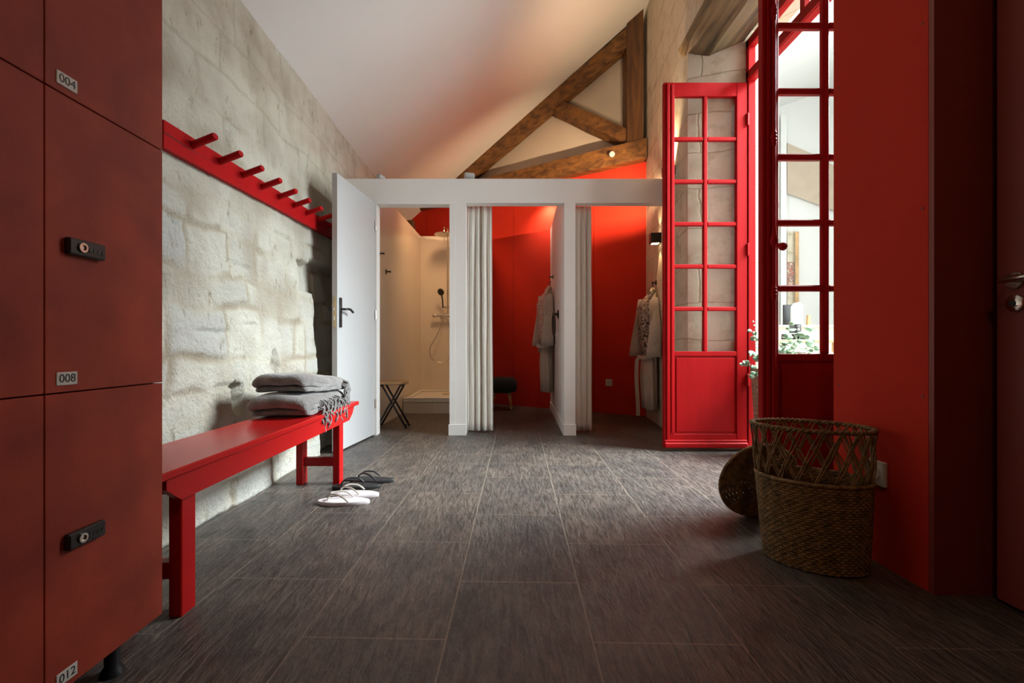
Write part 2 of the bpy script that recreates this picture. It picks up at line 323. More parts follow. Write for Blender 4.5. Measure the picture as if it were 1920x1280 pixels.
M_zebra = print_mat('zebra_print', [(0, (0.03, 0.02, 0.02)), (0.46, (0.66, 0.56, 0.45)), (0.52, (0.03, 0.02, 0.02)), (0.58, (0.66, 0.56, 0.45))], 34)
M_textile = print_mat('woven_pattern', [(0, (0.2, 0.16, 0.15)), (0.45, (0.6, 0.16, 0.08)), (0.52, (0.24, 0.2, 0.19)), (0.6, (0.62, 0.55, 0.45))], 26)

# ------------------------------------------------------------------ planes of the room
BY0, BS = 6.29, 0.65                      # back wall: Y = BY0 - BS*X
def back(px, py, off=0.0):                # point of a photographed spot on the (offset) back wall
    u = (px-VPX)/F; Y = (BY0+off)/(1+BS*u); return at(px, py, Y)
def rwx(Y): return 1.10+0.102*Y
LW = lambda z: -1.36-0.057*z              # left wall leans back
CZ = lambda x: 2.796+0.593*(x+1.52)       # ceiling slope
BN = Vector((BS, 1, 0)).normalized()      # pointing out of the room through the back wall

# floor
o = MB().mm((-2.2, -2, -0.1), (2.6, 8.2, 0)).build('floor', M_floor); tag(o, 'dark riven slate tile floor with thin pale joints', 'floor', kind='structure')
# ceiling (sloping)
xs = (-2.0, 2.6)
A = [(xs[0], -2, CZ(xs[0])), (xs[1], -2, CZ(xs[1])), (xs[1], -2, CZ(xs[1])+0.15), (xs[0], -2, CZ(xs[0])+0.15)]
o = MB().hull(A, [(x, 8.2, z) for x, y, z in A]).build('ceiling', M_ceiling); tag(o, 'smooth pale sloping ceiling rising towards the glazed doors', 'ceiling', kind='structure')

# left rubble wall (dense relief)
def build_left_wall():
    rnd = random.Random(11)
    zb = [-0.05, 0.13, 0.30, 0.47, 0.60, 0.74, 0.98, 1.14, 1.37, 1.52, 1.80, 2.0, 2.22, 2.47, 2.9, 3.4]
    courses = []
    for i in range(len(zb)-1):
        y = -2.3 + rnd.random()*0.2; e = [y]
        while y < 8.2:
            big = zb[i] > 1.9
            y += rnd.uniform(0.42, 0.62) if big else rnd.uniform(0.17, 0.44); e.append(y)
        courses.append((e, [(rnd.uniform(-1, 1), rnd.random(), rnd.random()) for _ in e]))
    pits = [(2.37, 0.53, 0.05, 0.085, 0.10), (2.78, 0.67, 0.055, 0.10, 0.045), (2.74, 0.12, 0.012, 0.09, 0.03), (2.28, 0.60, 0.13, 0.012, 0.02), (2.20, 0.87, 0.14, 0.010, 0.018),
            (2.52, 0.92, 0.10, 0.010, 0.02), (2.46, 1.24, 0.13, 0.009, 0.015), (2.95, 1.52, 0.12, 0.010, 0.018), (2.15, 1.95, 0.02, 0.03, 0.02), (2.42, 1.90, 0.018, 0.04, 0.02), (2.9, 1.97, 0.03, 0.05, 0.02), (1.95, 1.35, 0.03, 0.02, 0.02),
            (2.75, 1.88, 0.014, 0.035, 0.015)]
    def sm(a, b, x):
        t = min(1, max(0, (x-a)/(b-a))); return t*t*(3-2*t)
    def surf(Y, z):
        dy = 0.085*noise.noise(Vector((Y*2.6, z*2.6, 1.3))) + 0.012*noise.noise(Vector((Y*14, z*14, 4)))
        dz = 0.060*noise.noise(Vector((Y*2.6, z*2.6, 7.7))) + 0.010*noise.noise(Vector((Y*14, z*14, 9)))
        y2, z2 = Y+dy, z+dz
        i = 0
        while i < len(zb)-2 and z2 > zb[i+1]: i += 1
        e, pr = courses[i]; j = 0
        while j < len(e)-2 and y2 > e[j+1]: j += 1
        d = min(z2-zb[i], zb[i+1]-z2, y2-e[j], e[j+1]-y2)
        off, var, cov = pr[j]
        top = sm(1.95, 2.3, z)
        wdt = 0.022+0.030*pr[j][2]*(1-top)-0.012*top
        st = sm(0.004, wdt, d)
        smear = max(sm(-0.12, 0.18, noise.noise(Vector((Y*1.9, z*2.1, 3.1)))+0.02+0.45*sm(1.35, 1.75, z)), 0.9*(cov > 0.72))*(1-top)
        h = st*(0.012*(1-0.97*smear)*(1-top*0.8)) + off*0.009*(1-0.9*smear)*(1-top*0.7)*st
        h += 0.018*noise.noise(Vector((Y*2.2, z*2.2, 11)))*(1-top*0.6)
        h += 0.006*noise.noise(Vector((Y*9, z*9, 12)))*(1-top*0.6) + 0.0022*noise.noise(Vector((Y*32, z*32, 2)))*(1-0.6*top)
        chip = noise.noise(Vector((Y*11+0.6*z, z*5, 21)))
        if chip > 0.46 and z > 1.0: h -= 0.05*(chip-0.46)*(1-top*0.7)
        for (a, b, sa, sb, dp) in pits:
            q = ((Y-a)/sa)**2+((z-b)/sb)**2 + 0.8*noise.noise(Vector((Y*16, z*16, 5)))
            if q < 1.6: h -= dp*(1-sm(0.5, 1.3, q))
        # missing stones beyond the bench
        e1 = sm(3.17, 3.20, Y+0.03*noise.noise(Vector((0, z*9, 3)))) * sm(1.19, 1.22, z)*(1-sm(1.39, 1.43, z))
        e2 = sm(3.37, 3.42, Y+0.05*noise.noise(Vector((0, z*5, 8)))) * (1-sm(1.42, 1.47, z))
        h -= 0.075*e1*(1-e2)+0.065*e2
        mort = (1-st)*(1-0.85*smear)*(0.75+0.25*noise.noise(Vector((Y*5, z*5, 30))))+0.55*smear*sm(-0.1, 0.35, noise.noise(Vector((Y*3.2, z*3.2, 15))))
        mort *= 1-0.55*top
        v = ((0.25+0.75*var)*st*(1-0.6*smear)+0.25*smear)*(1-0.8*top)*(1-0.5*sm(1.4, 1.8, z))
        return h, min(1, max(0, mort)), v
    ys = []; y = -2.0
    while y < 7.6:
        ys.append(y); y += 0.011 if 1.75 <= y < 3.95 else (0.03 if 3.95 <= y < 6.5 else 0.12)
    nz = 235; zs = [k*2.86/nz for k in range(nz+1)]
    vs = []; cols = []; 
    for Yy in ys:
        for z in zs:
            h, m_, v = surf(Yy, z); vs.append((LW(z)+h, Yy, z)); cols += [m_, v, 0, 1]
    n = len(zs); fs = []
    for a in range(len(ys)-1):
        for b in range(n-1):
            i = a*n+b; fs.append((i, i+n, i+n+1, i+1))
    me = bpy.data.meshes.new('wall_left'); me.from_pydata(vs, [], fs); me.materials.append(M_stone)
    ca = me.color_attributes.new('stone', 'FLOAT_COLOR', 'POINT'); ca.data.foreach_set('color', cols)
    me.polygons.foreach_set('use_smooth', [True]*len(me.polygons))
    o = bpy.data.objects.new('wall_left', me); COL.objects.link(o)
    o.modifiers.new('thickness', 'SOLIDIFY').thickness = 0.2; o.modifiers['thickness'].offset = 1 if False else -1
    tag(o, 'rough whitewashed limestone rubble wall on the left', 'wall', kind='structure'); return o
wall_left = build_left_wall()

# back wall: red boards up to the tie beam, plaster gable above
def bpt(X, z, off=0.0): return (X, BY0+off-BS*X, z)
def back_slab(name, X0, X1, z0, z1, o0, o1, m, label=None, parent=None, top=None):
    mb = MB(); t0 = top(X0) if top else z1; t1 = top(X1) if top else z1
    A = [bpt(X0, z0, o0), bpt(X1, z0, o0), bpt(X1, t1, o0), bpt(X0, t0, o0)]
    B = [bpt(X0, z0, o1), bpt(X1, z0, o1), bpt(X1, t1, o1), bpt(X0, t0, o1)]
    ob = mb.hull(A, B).build(name, m, parent)
    return ob
wb = empty('wall_back', bpt(0, 0, 0.1), 0, 'red boarded back wall behind the changing cubicles, angled away to the left', 'wall', kind='structure')
def pr(o, par):
    o.parent = par; o.matrix_parent_inverse = Matrix.Translation(-par.location); return o
seams = [-2.2, -1.02, 0.13, 0.99, 1.66]
seamX = [-2.3, back(640, 500).x if False else -1.2, back(963, 500).x, 1.10, 2.0]
for a, b in zip(seamX, seamX[1:]):
    pr(back_slab('red_board', a+0.0015, b-0.0015, 0, 2.93, 0.0, 0.10, M_red_wall), wb)
pr(back_slab('board_backing', -2.3, 2.0, 0, 2.93, 0.10, 0.13, M_dark_red), wb)
scr = MB()
for (px, py) in ((1204, 387), (1116, 402), (964, 428), (1204, 517), (1204, 653), (1204, 320), (1088, 500)):
    p = back(px, py); scr.lathe([(0.005, 0), (0.005, 0.003)], 10, Matrix.Translation(p-BN*0.002) @ BN.to_track_quat('Z', 'Y').to_matrix().to_4x4())
pr(scr.build('screw', M_dark_red), wb)
gb = back_slab('wall_gable', -2.3, 2.2, 2.90, 5.2, 0.16, 0.26, M_gable, top=lambda x: CZ(x)+0.05)
tag(gb, 'beige plastered gable above the red boards behind the timber truss', 'wall', kind='structure')

# right stone wall beyond the glazed doors, its splayed reveals and the wall over the doors
o = MB().prism([(1.471, 3.64), (1.875, 3.53), (1.93, 3.53), (2.15, 3.56), (2.15, 6.2), (rwx(5.6), 5.6)], 0, 4.9).build('wall_right', M_ashlar)
tag(o, 'cream limestone wall on the right with a splayed door reveal', 'wall', kind='structure')
o = MB().prism([(1.386, 1.914), (1.47, 3.66), (2.15, 3.66), (2.15, 1.9)], 3.26, 4.9).build('wall_right', M_ashlar)
tag(o, 'cream stone wall above the lintel of the glazed doors', 'wall', kind='structure')
# near part of the right wall, clad with red board
nr = empty('wall_right', (1.386, 1.7, 0), 0, 'wall end on the right clad in red board beside the glazed doors', 'wall', kind='structure')
pr(MB().prism([(1.404, 1.50), (1.404, 1.905), (1.92, 2.21), (2.15, 2.21), (2.15, 1.50)], 0, 4.9).build('wall_core', M_ashlar), nr)
pr(MB().mm((1.386, 1.486, 0.0), (1.403, 1.913, 4.6)).build('red_board', M_red_wall), nr)
pr(MB().mm((1.386, 1.466, 0.0), (1.62, 1.484, 4.7)).build('side_board', M_dark_red), nr)
scr = MB()
for (px, py) in ((1573, 165), (1573, 443), (1573, 722), (1730, 44), (1730, 391), (1730, 743)):
    Y = 1.386*F/(px-VPX); p = at(px, py, Y)
    scr.lathe([(0.0045, 0), (0.0045, 0.003)], 10, Matrix.Translation(p+Vector((-0.002, 0, 0))) @ Matrix.Rotation(PI/2, 4, 'Y'))
pr(scr.build('screw', M_dark_red), nr)
# the wall that carries the red door at the right edge, and the wall behind the camera
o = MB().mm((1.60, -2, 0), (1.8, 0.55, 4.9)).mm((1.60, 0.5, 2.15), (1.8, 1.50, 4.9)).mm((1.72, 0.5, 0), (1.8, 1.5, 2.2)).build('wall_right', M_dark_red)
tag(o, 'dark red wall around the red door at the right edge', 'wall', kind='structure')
o = MB().mm((-2, -2.1, 0), (2, -2.0, 5)).build('wall_front', M_dark_red); tag(o, 'dark wall behind the viewer', 'wall', kind='structure')

# red door at the right edge
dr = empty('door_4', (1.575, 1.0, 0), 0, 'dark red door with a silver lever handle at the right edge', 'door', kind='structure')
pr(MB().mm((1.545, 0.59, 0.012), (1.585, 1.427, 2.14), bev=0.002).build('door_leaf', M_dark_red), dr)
ry = Matrix.Rotation(-PI/2, 4, 'Y')
hd = pr(MB().lathe([(0.026, 0), (0.026, 0.008), (0.024, 0.010)], 32, Matrix.Translation((1.545, 1.372, 1.0)) @ ry)
    .tube([(1.54, 1.372, 1.0), (1.497, 1.372, 1.0), (1.493, 1.36, 1.0), (1.493, 1.25, 1.004)], 0.0095, 12).build('handle', M_chrome, angle=40), dr)
kp = pr(MB().lathe([(0.026, 0), (0.026, 0.006), (0.022, 0.009)], 32, Matrix.Translation((1.545, 1.372, 0.932)) @ ry).build('keyhole_plate', M_chrome, angle=40), dr)
k2 = MB().lathe([(0.008, 0), (0.008, 0.004)], 20, Matrix.Translation((1.5365, 1.374, 0.932)) @ ry).box((1.534, 1.368, 0.925), (0.002, 0.012, 0.003), (0.6, 0, 0)).build('keyhole', M_black)
pr(k2, dr)

# ------------------------------------------------------------------ cubicle partition (white)
PY0, PY1, PT, PO = 4.11, 4.21, 2.318, 2.10
pw = empty('wall_partition', (0, PY0, 0), 0, 'white partition across the room with three cubicle openings', 'wall', kind='structure')
sk = 0.03
fr = MB().mm((-1.60, PY0, PO), (1.56, PY1, PT)).mm((-1.47, PY0, 0), (-1.179, PY1, PO)).mm((-0.44, PY0, 0), (-0.345, PY1, PO)).mm((0.545, PY0, 0), (0.645, PY1, PO))
pr(fr.build('front_panel', M_white), pw)
for x0, x1 in ((-0.44, -0.345), (0.545, 0.645)):
    Ye = BY0-BS*x0-0.02
    A = [(x0, PY1, 0), (x1, PY1, 0), (x1, PY1, PT), (x0, PY1, PT)]
    dx = 0.033*(Ye-PY1); Ye2 = BY0-BS*x1-0.05
    B = [(x0+dx, Ye-0.02, 0), (x1+dx, Ye2-0.02, 0), (x1+dx, Ye2-0.02, PT), (x0+dx, Ye-0.02, PT)]
    pr(MB().hull(A, B).build('divider', M_white), pw)
# skirting
for i, (x0, x1) in enumerate(((-0.495, -0.345), (0.545, 0.645))):
    mb = MB().mm((x0-0.006, PY0-0.010, 0), (x1+0.006, PY0-0.0005, 0.10), bev=0.002)
    if i == 1:
        Ye = BY0-BS*x0-0.04; dx = 0.033*(Ye-PY0)
        mb.hull([(x0-0.010, PY0-0.005, 0), (x0-0.0005, PY0-0.005, 0), (x0-0.0005, PY0-0.005, 0.1), (x0-0.010, PY0-0.005, 0.1)],
                [(x0-0.010+dx, Ye, 0), (x0+dx-0.0005, Ye, 0), (x0+dx-0.0005, Ye, 0.1), (x0-0.010+dx, Ye, 0.1)])
    o = mb.build('baseboard_partition', M_white); tag(o, 'white skirting block at the foot of the %s partition post' % ('left' if i == 0 else 'right'), 'skirting', kind='structure')
# frame round the shower doorway
o = MB().mm((-1.178, PY0-0.004, 0), (-1.150, PY1+0.004, PO-0.013)).mm((-0.492, PY0-0.004, 0), (-0.4405, PY1+0.004, PO-0.013)).mm((-1.178, PY0-0.004, PO-0.012), (-0.4405, PY1+0.004, PO+0.03)).build('trim_1', M_white)
tag(o, 'white timber frame lining the shower doorway', 'door frame', kind='structure')

# white shower door standing open
hx, hy, fx, fy = -1.164, 4.10, -1.247, 3.405
ang = math.atan2(fy-hy, fx-hx)
L = math.hypot(fx-hx, fy-hy)
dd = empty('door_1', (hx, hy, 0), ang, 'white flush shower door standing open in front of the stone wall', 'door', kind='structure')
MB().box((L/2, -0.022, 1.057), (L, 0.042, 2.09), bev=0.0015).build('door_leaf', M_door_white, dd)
# local +y points to the cubicle side (+X); handle there
def lever(side):
    s = side; y0 = 0.0 if s > 0 else -0.043
    mb = MB().box((L-0.045, y0+s*0.004, 1.06), (0.034, 0.008, 0.225), bev=0.002)
    mb.tube([(L-0.045, y0+s*0.006, 1.085), (L-0.045, y0+s*0.045, 1.085), (L-0.055, y0+s*0.050, 1.087), (L-0.11, y0+s*0.050, 1.088), (L-0.165, y0+s*0.045, 1.070)], 0.009, 10)
    return mb.build('handle', M_black, dd, angle=40)
lever(1); lever(-1)
MB().box((L-0.045, 0.010, 1.0), (0.004, 0.012, 0.012)).build('keyhole', M_chrome, dd)
MB().box((L+0.001, -0.022, 1.06), (0.003, 0.022, 0.23), bev=0.001).build('latch_plate', mat('brass_plate', (0.55, 0.40, 0.24), 0.4, metal=0.5, noise_amt=0.1), dd)
MB().box((L+0.004, -0.022, 1.085), (0.006, 0.010, 0.022)).box((L+0.003, -0.022, 1.015), (0.003, 0.010, 0.03)).build('latch_bolt', M_chrome, dd)
for z in (0.25, 1.05, 1.85): MB().lathe([(0.007, 0), (0.007, 0.08)], 12, Matrix.Translation((0.0, 0.008, z))).build('hinge', M_chrome, dd)

# spots on top of the partition
def spot_lamp(px, Yc, zc, aim, ln, r, label, base_z=PT):
    X = (px-VPX)*Yc/F
    t = empty('spot_lamp', (X, Yc, base_z), 0, label, 'lamp', 'warm spot lamps of the changing cubicles')
    d = (Vector(aim)-Vector((X, Yc, zc))).normalized(); q = d.to_track_quat('Z', 'Y').to_matrix().to_4x4()
    Mx = Matrix.Translation((0, 0, zc-base_z)) @ q
    MB().lathe([(r*0.9, -ln/2), (r, -ln/2+0.004), (r, ln/2), (r*0.86, ln/2), (r*0.86, ln/2-0.012)], 24, Mx).build('lamp_shade', M_door_white, t, angle=40)
    MB().lathe([(r*0.84, ln/2-0.014), (r*0.84, ln/2-0.010)], 24, Mx).build('lens', M_lamp, t)
    MB().lathe([(0.03, 0), (0.03, 0.008), (0.008, 0.012), (0.008, max(0.014, zc-base_z-r*0.7))], 16).build('base', M_door_white, t, angle=40)
    return t
spot_lamp(714, 4.17, 2.352, (0.0, 6.5, 2.3), 0.07, 0.024, 'small white spot lamp on the partition top above the open shower door')
spot_lamp(880, 4.17, 2.362, (0.9, 4.6, 2.43), 0.085, 0.032, 'white cylindrical spot lamp on the partition top above the first curtain')

# ------------------------------------------------------------------ roof truss
def btimber(p0, p1, w, off, dep, m, name, par):
    # timber lying parallel to the back wall: p0,p1 = (X,z) centre line, w = visible width
    (x0, z0), (x1, z1) = p0, p1; s = math.sqrt(1+BS*BS)
    d = Vector(((x1-x0)*s, z1-z0)); n = Vector((-d.y, d.x)).normalized()*w/2; ex = n.x/s
    nseg = 14; mb = MB(); rings = []
    for k in range(nseg+1):
        t = k/nseg; x = x0+(x1-x0)*t; z = z0+(z1-z0)*t; wv = 1+0.10*noise.noise(Vector((x*3, z*3, w*50)))
        q = [(x-ex*wv, z-n.y*wv, off), (x+ex*wv, z+n.y*wv, off), (x+ex*wv, z+n.y*wv, off+dep), (x-ex*wv, z-n.y*wv, off+dep)]
        rings.append([Vector(bpt(a, b, c)) for a, b, c in q])
    mb.loft(rings)
    b = mb.bm; bmesh.ops.recalc_face_normals(b, faces=b.faces[:])
    return pr(mb.build(name, m), par)
tr = empty('roof_truss', bpt(0.6, 2.95, -0.05), 0, 'dark old timber half truss against the gable above the red boards', 'truss')
def bx(px, py, off=0.0): p = back(px, py, off); return (p.x, p.z)
offT = -0.13
tl, trr = bx(905, 342, offT), bx(1213, 286, offT)
zt = (tl[1]+trr[1])/2
btimber((-1.6, zt), (trr[0], zt), 0.225, offT, 0.26, M_beam, 'tie_beam', tr)
r0, r1 = bx(852, 347, -0.06), bx(1200, 48, -0.06)
btimber(r0, r1, 0.20, -0.06, 0.20, M_beam, 'rafter', tr)
p0, p1 = bx(1191, 275, -0.10), bx(1191, 40, -0.10)
btimber((p0[0], p0[1]-0.03), (p0[0], p1[1]+0.12), 0.185, -0.10, 0.20, M_beam_z, 'king_post', tr)
btimber(bx(1026, 188, -0.04), bx(1184, 259, -0.04), 0.145, -0.04, 0.16, M_beam, 'strut', tr)
# small white spot on the tie beam
sp = bx(1148, 289, offT)
pb = Vector(bpt(sp[0], sp[1], offT))
t = empty('spot_lamp', pb, 0, 'tiny round white spot lamp fixed to the tie beam of the truss', 'lamp', 'warm spot lamps of the changing cubicles')
q = (Vector((0, 0.8, 1.2))-pb).to_track_quat('Z', 'Y').to_matrix().to_4x4()
MB().lathe([(0.026, -0.02), (0.032, -0.01), (0.032, 0.05), (0.024, 0.055)], 24, q).build('lamp_shade', M_door_white, t, angle=40)
MB().lathe([(0.021, 0.055), (0.021, 0.057)], 24, q).build('lens', M_door_white, t)
# corner post at the back left
o = MB().box((-1.350, 6.88, 1.355), (0.14, 0.12, 2.70), (0, -0.057, 0), bev=0.01).build('corner_post', M_beam_z); tag(o, 'brown timber post in the far left corner behind the shower', 'post')

# lintel beam over the glazed doors
def lintel():
    mb = MB(); rings = []
    ys = [1.93+0.092*i for i in range(21)]
    for i, y in enumerate(ys):
        xf = 1.386+(y-1.914)*0.0487-0.035; nz = 0.014*noise.noise(Vector((y*3, 0, 2)))
        end = 0.12*max(0, (y-3.5)/0.27) if y > 3.5 else 0
        rings.append([(xf+0.01*noise.noise(Vector((y*4, 1, 1)))+end*0.5, y, 3.145+nz+end*0.1), (1.62, y, 3.10+nz*0.5), (1.86, y, 3.172+nz*0.3), (1.93, y, 3.28), (1.6, y, 3.30), (xf, y, 3.25+nz)])
    mb.loft(rings); return mb.build('lintel_beam', M_beam_y)
tag(lintel(), 'weathered brown oak lintel over the glazed doors', 'beam')

# ------------------------------------------------------------------ glazed doors
LWd, LH0, LH1, TH = 0.642, 0.022, 2.835, 0.042
g0, g1 = 0.765, 2.730
def french_leaf(name, loc, label, bolt):
    # local x from free edge (0) to hinge (LWd), thickness along y (0..TH), camera side = -y (y=0)
    t = empty(name, loc, 0, label, 'glazed door', kind='structure')
    st = 0.082
    mb = MB().mm((0, 0, LH0), (st, TH, LH1), bev=0.004).mm((LWd-st, 0, LH0), (LWd, TH, LH1), bev=0.004)
    mb.mm((st-0.003, 0.002, g1), (LWd-st+0.003, TH-0.002, LH1-0.001), bev=0.002)
    mb.mm((st-0.003, 0.002, g0-0.035), (LWd-st+0.003, TH-0.002, g0), bev=0.002).mm((st-0.003, 0.002, LH0), (LWd-st+0.003, TH-0.002, 0.13), bev=0.002)
    mb.build('frame', M_red_gloss, t)
    # astragals on the free stile
    MB().mm((0.018, -0.010, LH0+0.06), (0.040, -0.0005, LH1-0.01), bev=0.004).mm((0.055, -0.006, 0.14), (0.070, -0.0005, LH1-0.02), bev=0.0025).build('stile_moulding', M_red_gloss, t)
    # lower panel
    MB().mm((st-0.002, 0.012, 0.125), (LWd-st+0.002, TH-0.012, g0-0.03)).mm((st+0.014, 0.005, 0.145), (LWd-st-0.014, 0.0125, g0-0.05), bev=0.003).build('lower_panel', M_red_gloss, t)
    # drip board
    MB().mm((-0.004, -0.030, LH0+0.004), (LWd-0.006, -0.0005, 0.068), bev=0.008).mm((0.0, -0.018, 0.068), (LWd-0.01, -0.0005, 0.086), bev=0.004).build('drip_board', M_red_gloss, t)
    # glazing bars
    xm = LWd/2
    MB().mm((xm-0.016, 0.002, g0-0.002), (xm+0.016, TH-0.004, g1+0.002), bev=0.007).build('glazing_bar', M_red_gloss, t)
    ph = (g1-g0)/6
    for k in range(1, 6):
        z = g0+ph*k
        MB().mm((st-0.003, 0.004, z-0.0155), (xm-0.014, TH-0.006, z+0.0155), bev=0.006).mm((xm+0.014, 0.004, z-0.0155), (LWd-st+0.003, TH-0.006, z+0.0155), bev=0.006).build('glazing_bar', M_red_gloss, t)
    for c in range(2):
        for k in range(6):
            x0 = st-0.002 if c == 0 else xm+0.012; x1 = xm-0.012 if c == 0 else LWd-st+0.002
            MB().mm((x0, TH/2-0.0015, g0+ph*k+0.002), (x1, TH/2+0.0015, g0+ph*(k+1)-0.002)).build('pane', M_glass, t)
    if bolt:
        r = MB(); x = 0.047; pts = [(x, -0.016, z) for z in (0.12, 0.6, 1.2, 1.8, 2.5, 2.8)]
        r.tube(pts, 0.0085, 12)
        for z in (0.42, 1.067, 1.83, 2.45):
            r.lathe([(0.009, -0.04), (0.013, -0.032), (0.010, -0.024), (0.016, -0.012), (0.012, -0.004), (0.017, 0.006), (0.012, 0.014), (0.015, 0.022), (0.010, 0.030), (0.009, 0.04)], 16, Matrix.Translation((x, -0.016, z)))
        b = r.build('bolt_rod', M_red_gloss, t, angle=50)
        MB().lathe([(0.008, -0.015), (0.018, 0.0), (0.020, 0.02), (0.012, 0.05), (0.009, 0.09)], 16, Matrix.Translation((x, -0.018, 1.305))).tube([(x, -0.02, 1.305), (x+0.012, -0.05, 1.292)], 0.010, 12)\
            .lathe([(0.004, -0.020), (0.015, -0.014), (0.0205, 0), (0.015, 0.014), (0.004, 0.020)], 20, Matrix.Translation((x+0.018, -0.060, 1.285)) @ Matrix.Rotation(PI/2, 4, 'X')).build('bolt_knob', M_red_gloss, t, angle=50)
    else:
        for z in (0.5, 1.5, 2.5): MB().lathe([(0.008, 0), (0.010, 0.003), (0.010, 0.09), (0.008, 0.093)], 12, Matrix.Translation((LWd-0.001, -0.006, z))).build('hinge', M_red_gloss, t)
    return t
french_leaf('door_2', (1.231, 3.50, 0), 'bright red glazed door leaf opened flat beside the white partition', False)
french_leaf('door_3', (1.284, 2.26, 0), 'dark red glazed door leaf with a turned bolt rod beside the red wall', True)
# fixed frame with transom light
fr = empty('window_1', (1.9, 2.9, 0), 0, 'red fixed frame and transom light around the glazed doors', 'window', kind='structure')
Y0, Y1 = 2.215, 3.555; X0, X1 = 1.878, 1.935
pr(MB().mm((X0, Y0, 0), (X1, Y0+0.045, 3.17), bev=0.003).mm((X0, Y1-0.06, 0), (X1, Y1-0.0, 3.17), bev=0.003).mm((X0, Y0, 2.84), (X1, Y1, 2.925), bev=0.004).mm((X0, Y0, 3.105), (X1, Y1, 3.17), bev=0.003).build('frame', M_red_gloss), fr)
pr(MB().mm((X0-0.012, Y0+0.045, 2.842), (X0, Y1-0.06, 2.868), bev=0.003).build('transom_moulding', M_red_gloss), fr)
pr(MB().mm((X0+0.01, 2.86, 2.92), (X1-0.01, 2.905, 3.11), bev=0.003).build('glazing_bar', M_red_gloss), fr)
for a, b in ((Y0+0.04, 2.865), (2.90, Y1-0.055)): pr(MB().mm((1.905, a, 2.92), (1.908, b, 3.11)).build('pane', M_glass), fr)

# ------------------------------------------------------------------ adjoining lounge seen through the glass
def struct(name, mb, m, label, cat='wall'): return tag(mb.build(name, m), label, cat, kind='structure')
struct('floor', MB().mm((2.15, -1, -0.1), (7, 8.0, 0)).mm((1.93, 2.2, -0.1), (2.15, 3.6, 0.001)), M_floor2, 'pale floor of the adjoining lounge', 'floor')
struct('wall_lounge_far', MB().mm((2.15, 7.5, 0), (7, 7.6, 6)), M_wallwhite, 'white far wall of the adjoining lounge')
struct('wall_lounge_near', MB().mm((2.15, -1.1, 0), (7, -1.0, 6)), M_wallwhite, 'white near wall of the adjoining lounge')
struct('wall_lounge_left', MB().mm((2.10, 3.70, 0), (2.16, 7.5, 6)).mm((2.16, -1, 0), (2.20, 2.2, 6)).mm((2.16, 2.2, 3.3), (2.20, 3.7, 6)), M_wallwhite, 'white wall of the lounge beside the glazed doors')
struct('wall_lounge_right', MB().mm((6.0, -1, 0), (6.1, -0.1, 6)).mm((6.0, 4.3, 0), (6.1, 7.5, 6)).mm((6.0, -0.1, 3.7), (6.1, 4.3, 6)).mm((6.0, -0.1, 0), (6.1, 4.3, 0.35)), M_wallwhite, 'white lounge wall with a wide assumed daylight window')  # opening left for the assumed window
struct('ceiling', MB().hull([(2.1, -1, 3.9), (6.1, -1, 5.3), (6.1, -1, 5.4), (2.1, -1, 4.0)], [(2.1, 7.6, 3.9), (6.1, 7.6, 5.3), (6.1, 7.6, 5.4), (2.1, 7.6, 4.0)]), M_wallwhite, 'white sloping ceiling of the adjoining lounge', 'ceiling')
wf = MB().mm((6.02, -0.1, 0.35), (6.08, -0.04, 3.7)).mm((6.02, 4.24, 0.35), (6.08, 4.3, 3.7)).mm((6.02, 2.07, 0.35), (6.08, 2.13, 3.7)).mm((6.02, -0.1, 0.35), (6.08, 4.3, 0.41)).mm((6.02, -0.1, 3.64), (6.08, 4.3, 3.7))
struct('assumed_window', wf, M_white, 'assumed white framed wide window of the adjoining lounge, out of view', 'window')  # unseen window, assumed as the source of the daylight
# beige band with sloping edges, pilaster, stone patch and wooden post on the far wall
Yf = 7.47
def farpoly(pts, d0, d1): return MB().hull([at(x, y, Yf+d0) for x, y in pts], [at(x, y, Yf+d1) for x, y in pts])
o = farpoly([(1476, 362), (1476, 268), (1530, 291), (1600, 330), (1600, 408)], -0.03, 0.03).build('trim_2', M_beige); tag(o, 'beige plaster band below the white slope in the lounge', 'wall band', kind='structure')
o = farpoly([(1476, 620), (1476, 434), (1491, 434), (1491, 620)], -0.03, 0.03).build('trim_3', M_ashlar); tag(o, 'strip of cream stone on the lounge wall behind the textile', 'stone strip', kind='structure')
o = farpoly([(1491, 640), (1491, 434), (1498, 434), (1498, 640)], -0.08, 0.03).build('wooden_post', M_light_wood); tag(o, 'slim brown wooden post on the lounge wall', 'post')
o = farpoly([(1464, 640), (1464, 215), (1475, 215), (1475, 640)], -0.12, 0.029).build('pilaster', M_wallwhite); tag(o, 'white upright pilaster in the lounge behind the dark leaf', 'pilaster')
o = farpoly([(1475.5, 546), (1475.5, 491), (1488.5, 491), (1488.5, 546)], -0.05, -0.031).build('wall_textile', M_textile); tag(o, 'small patterned red and grey textile hung on the lounge wall', 'textile')
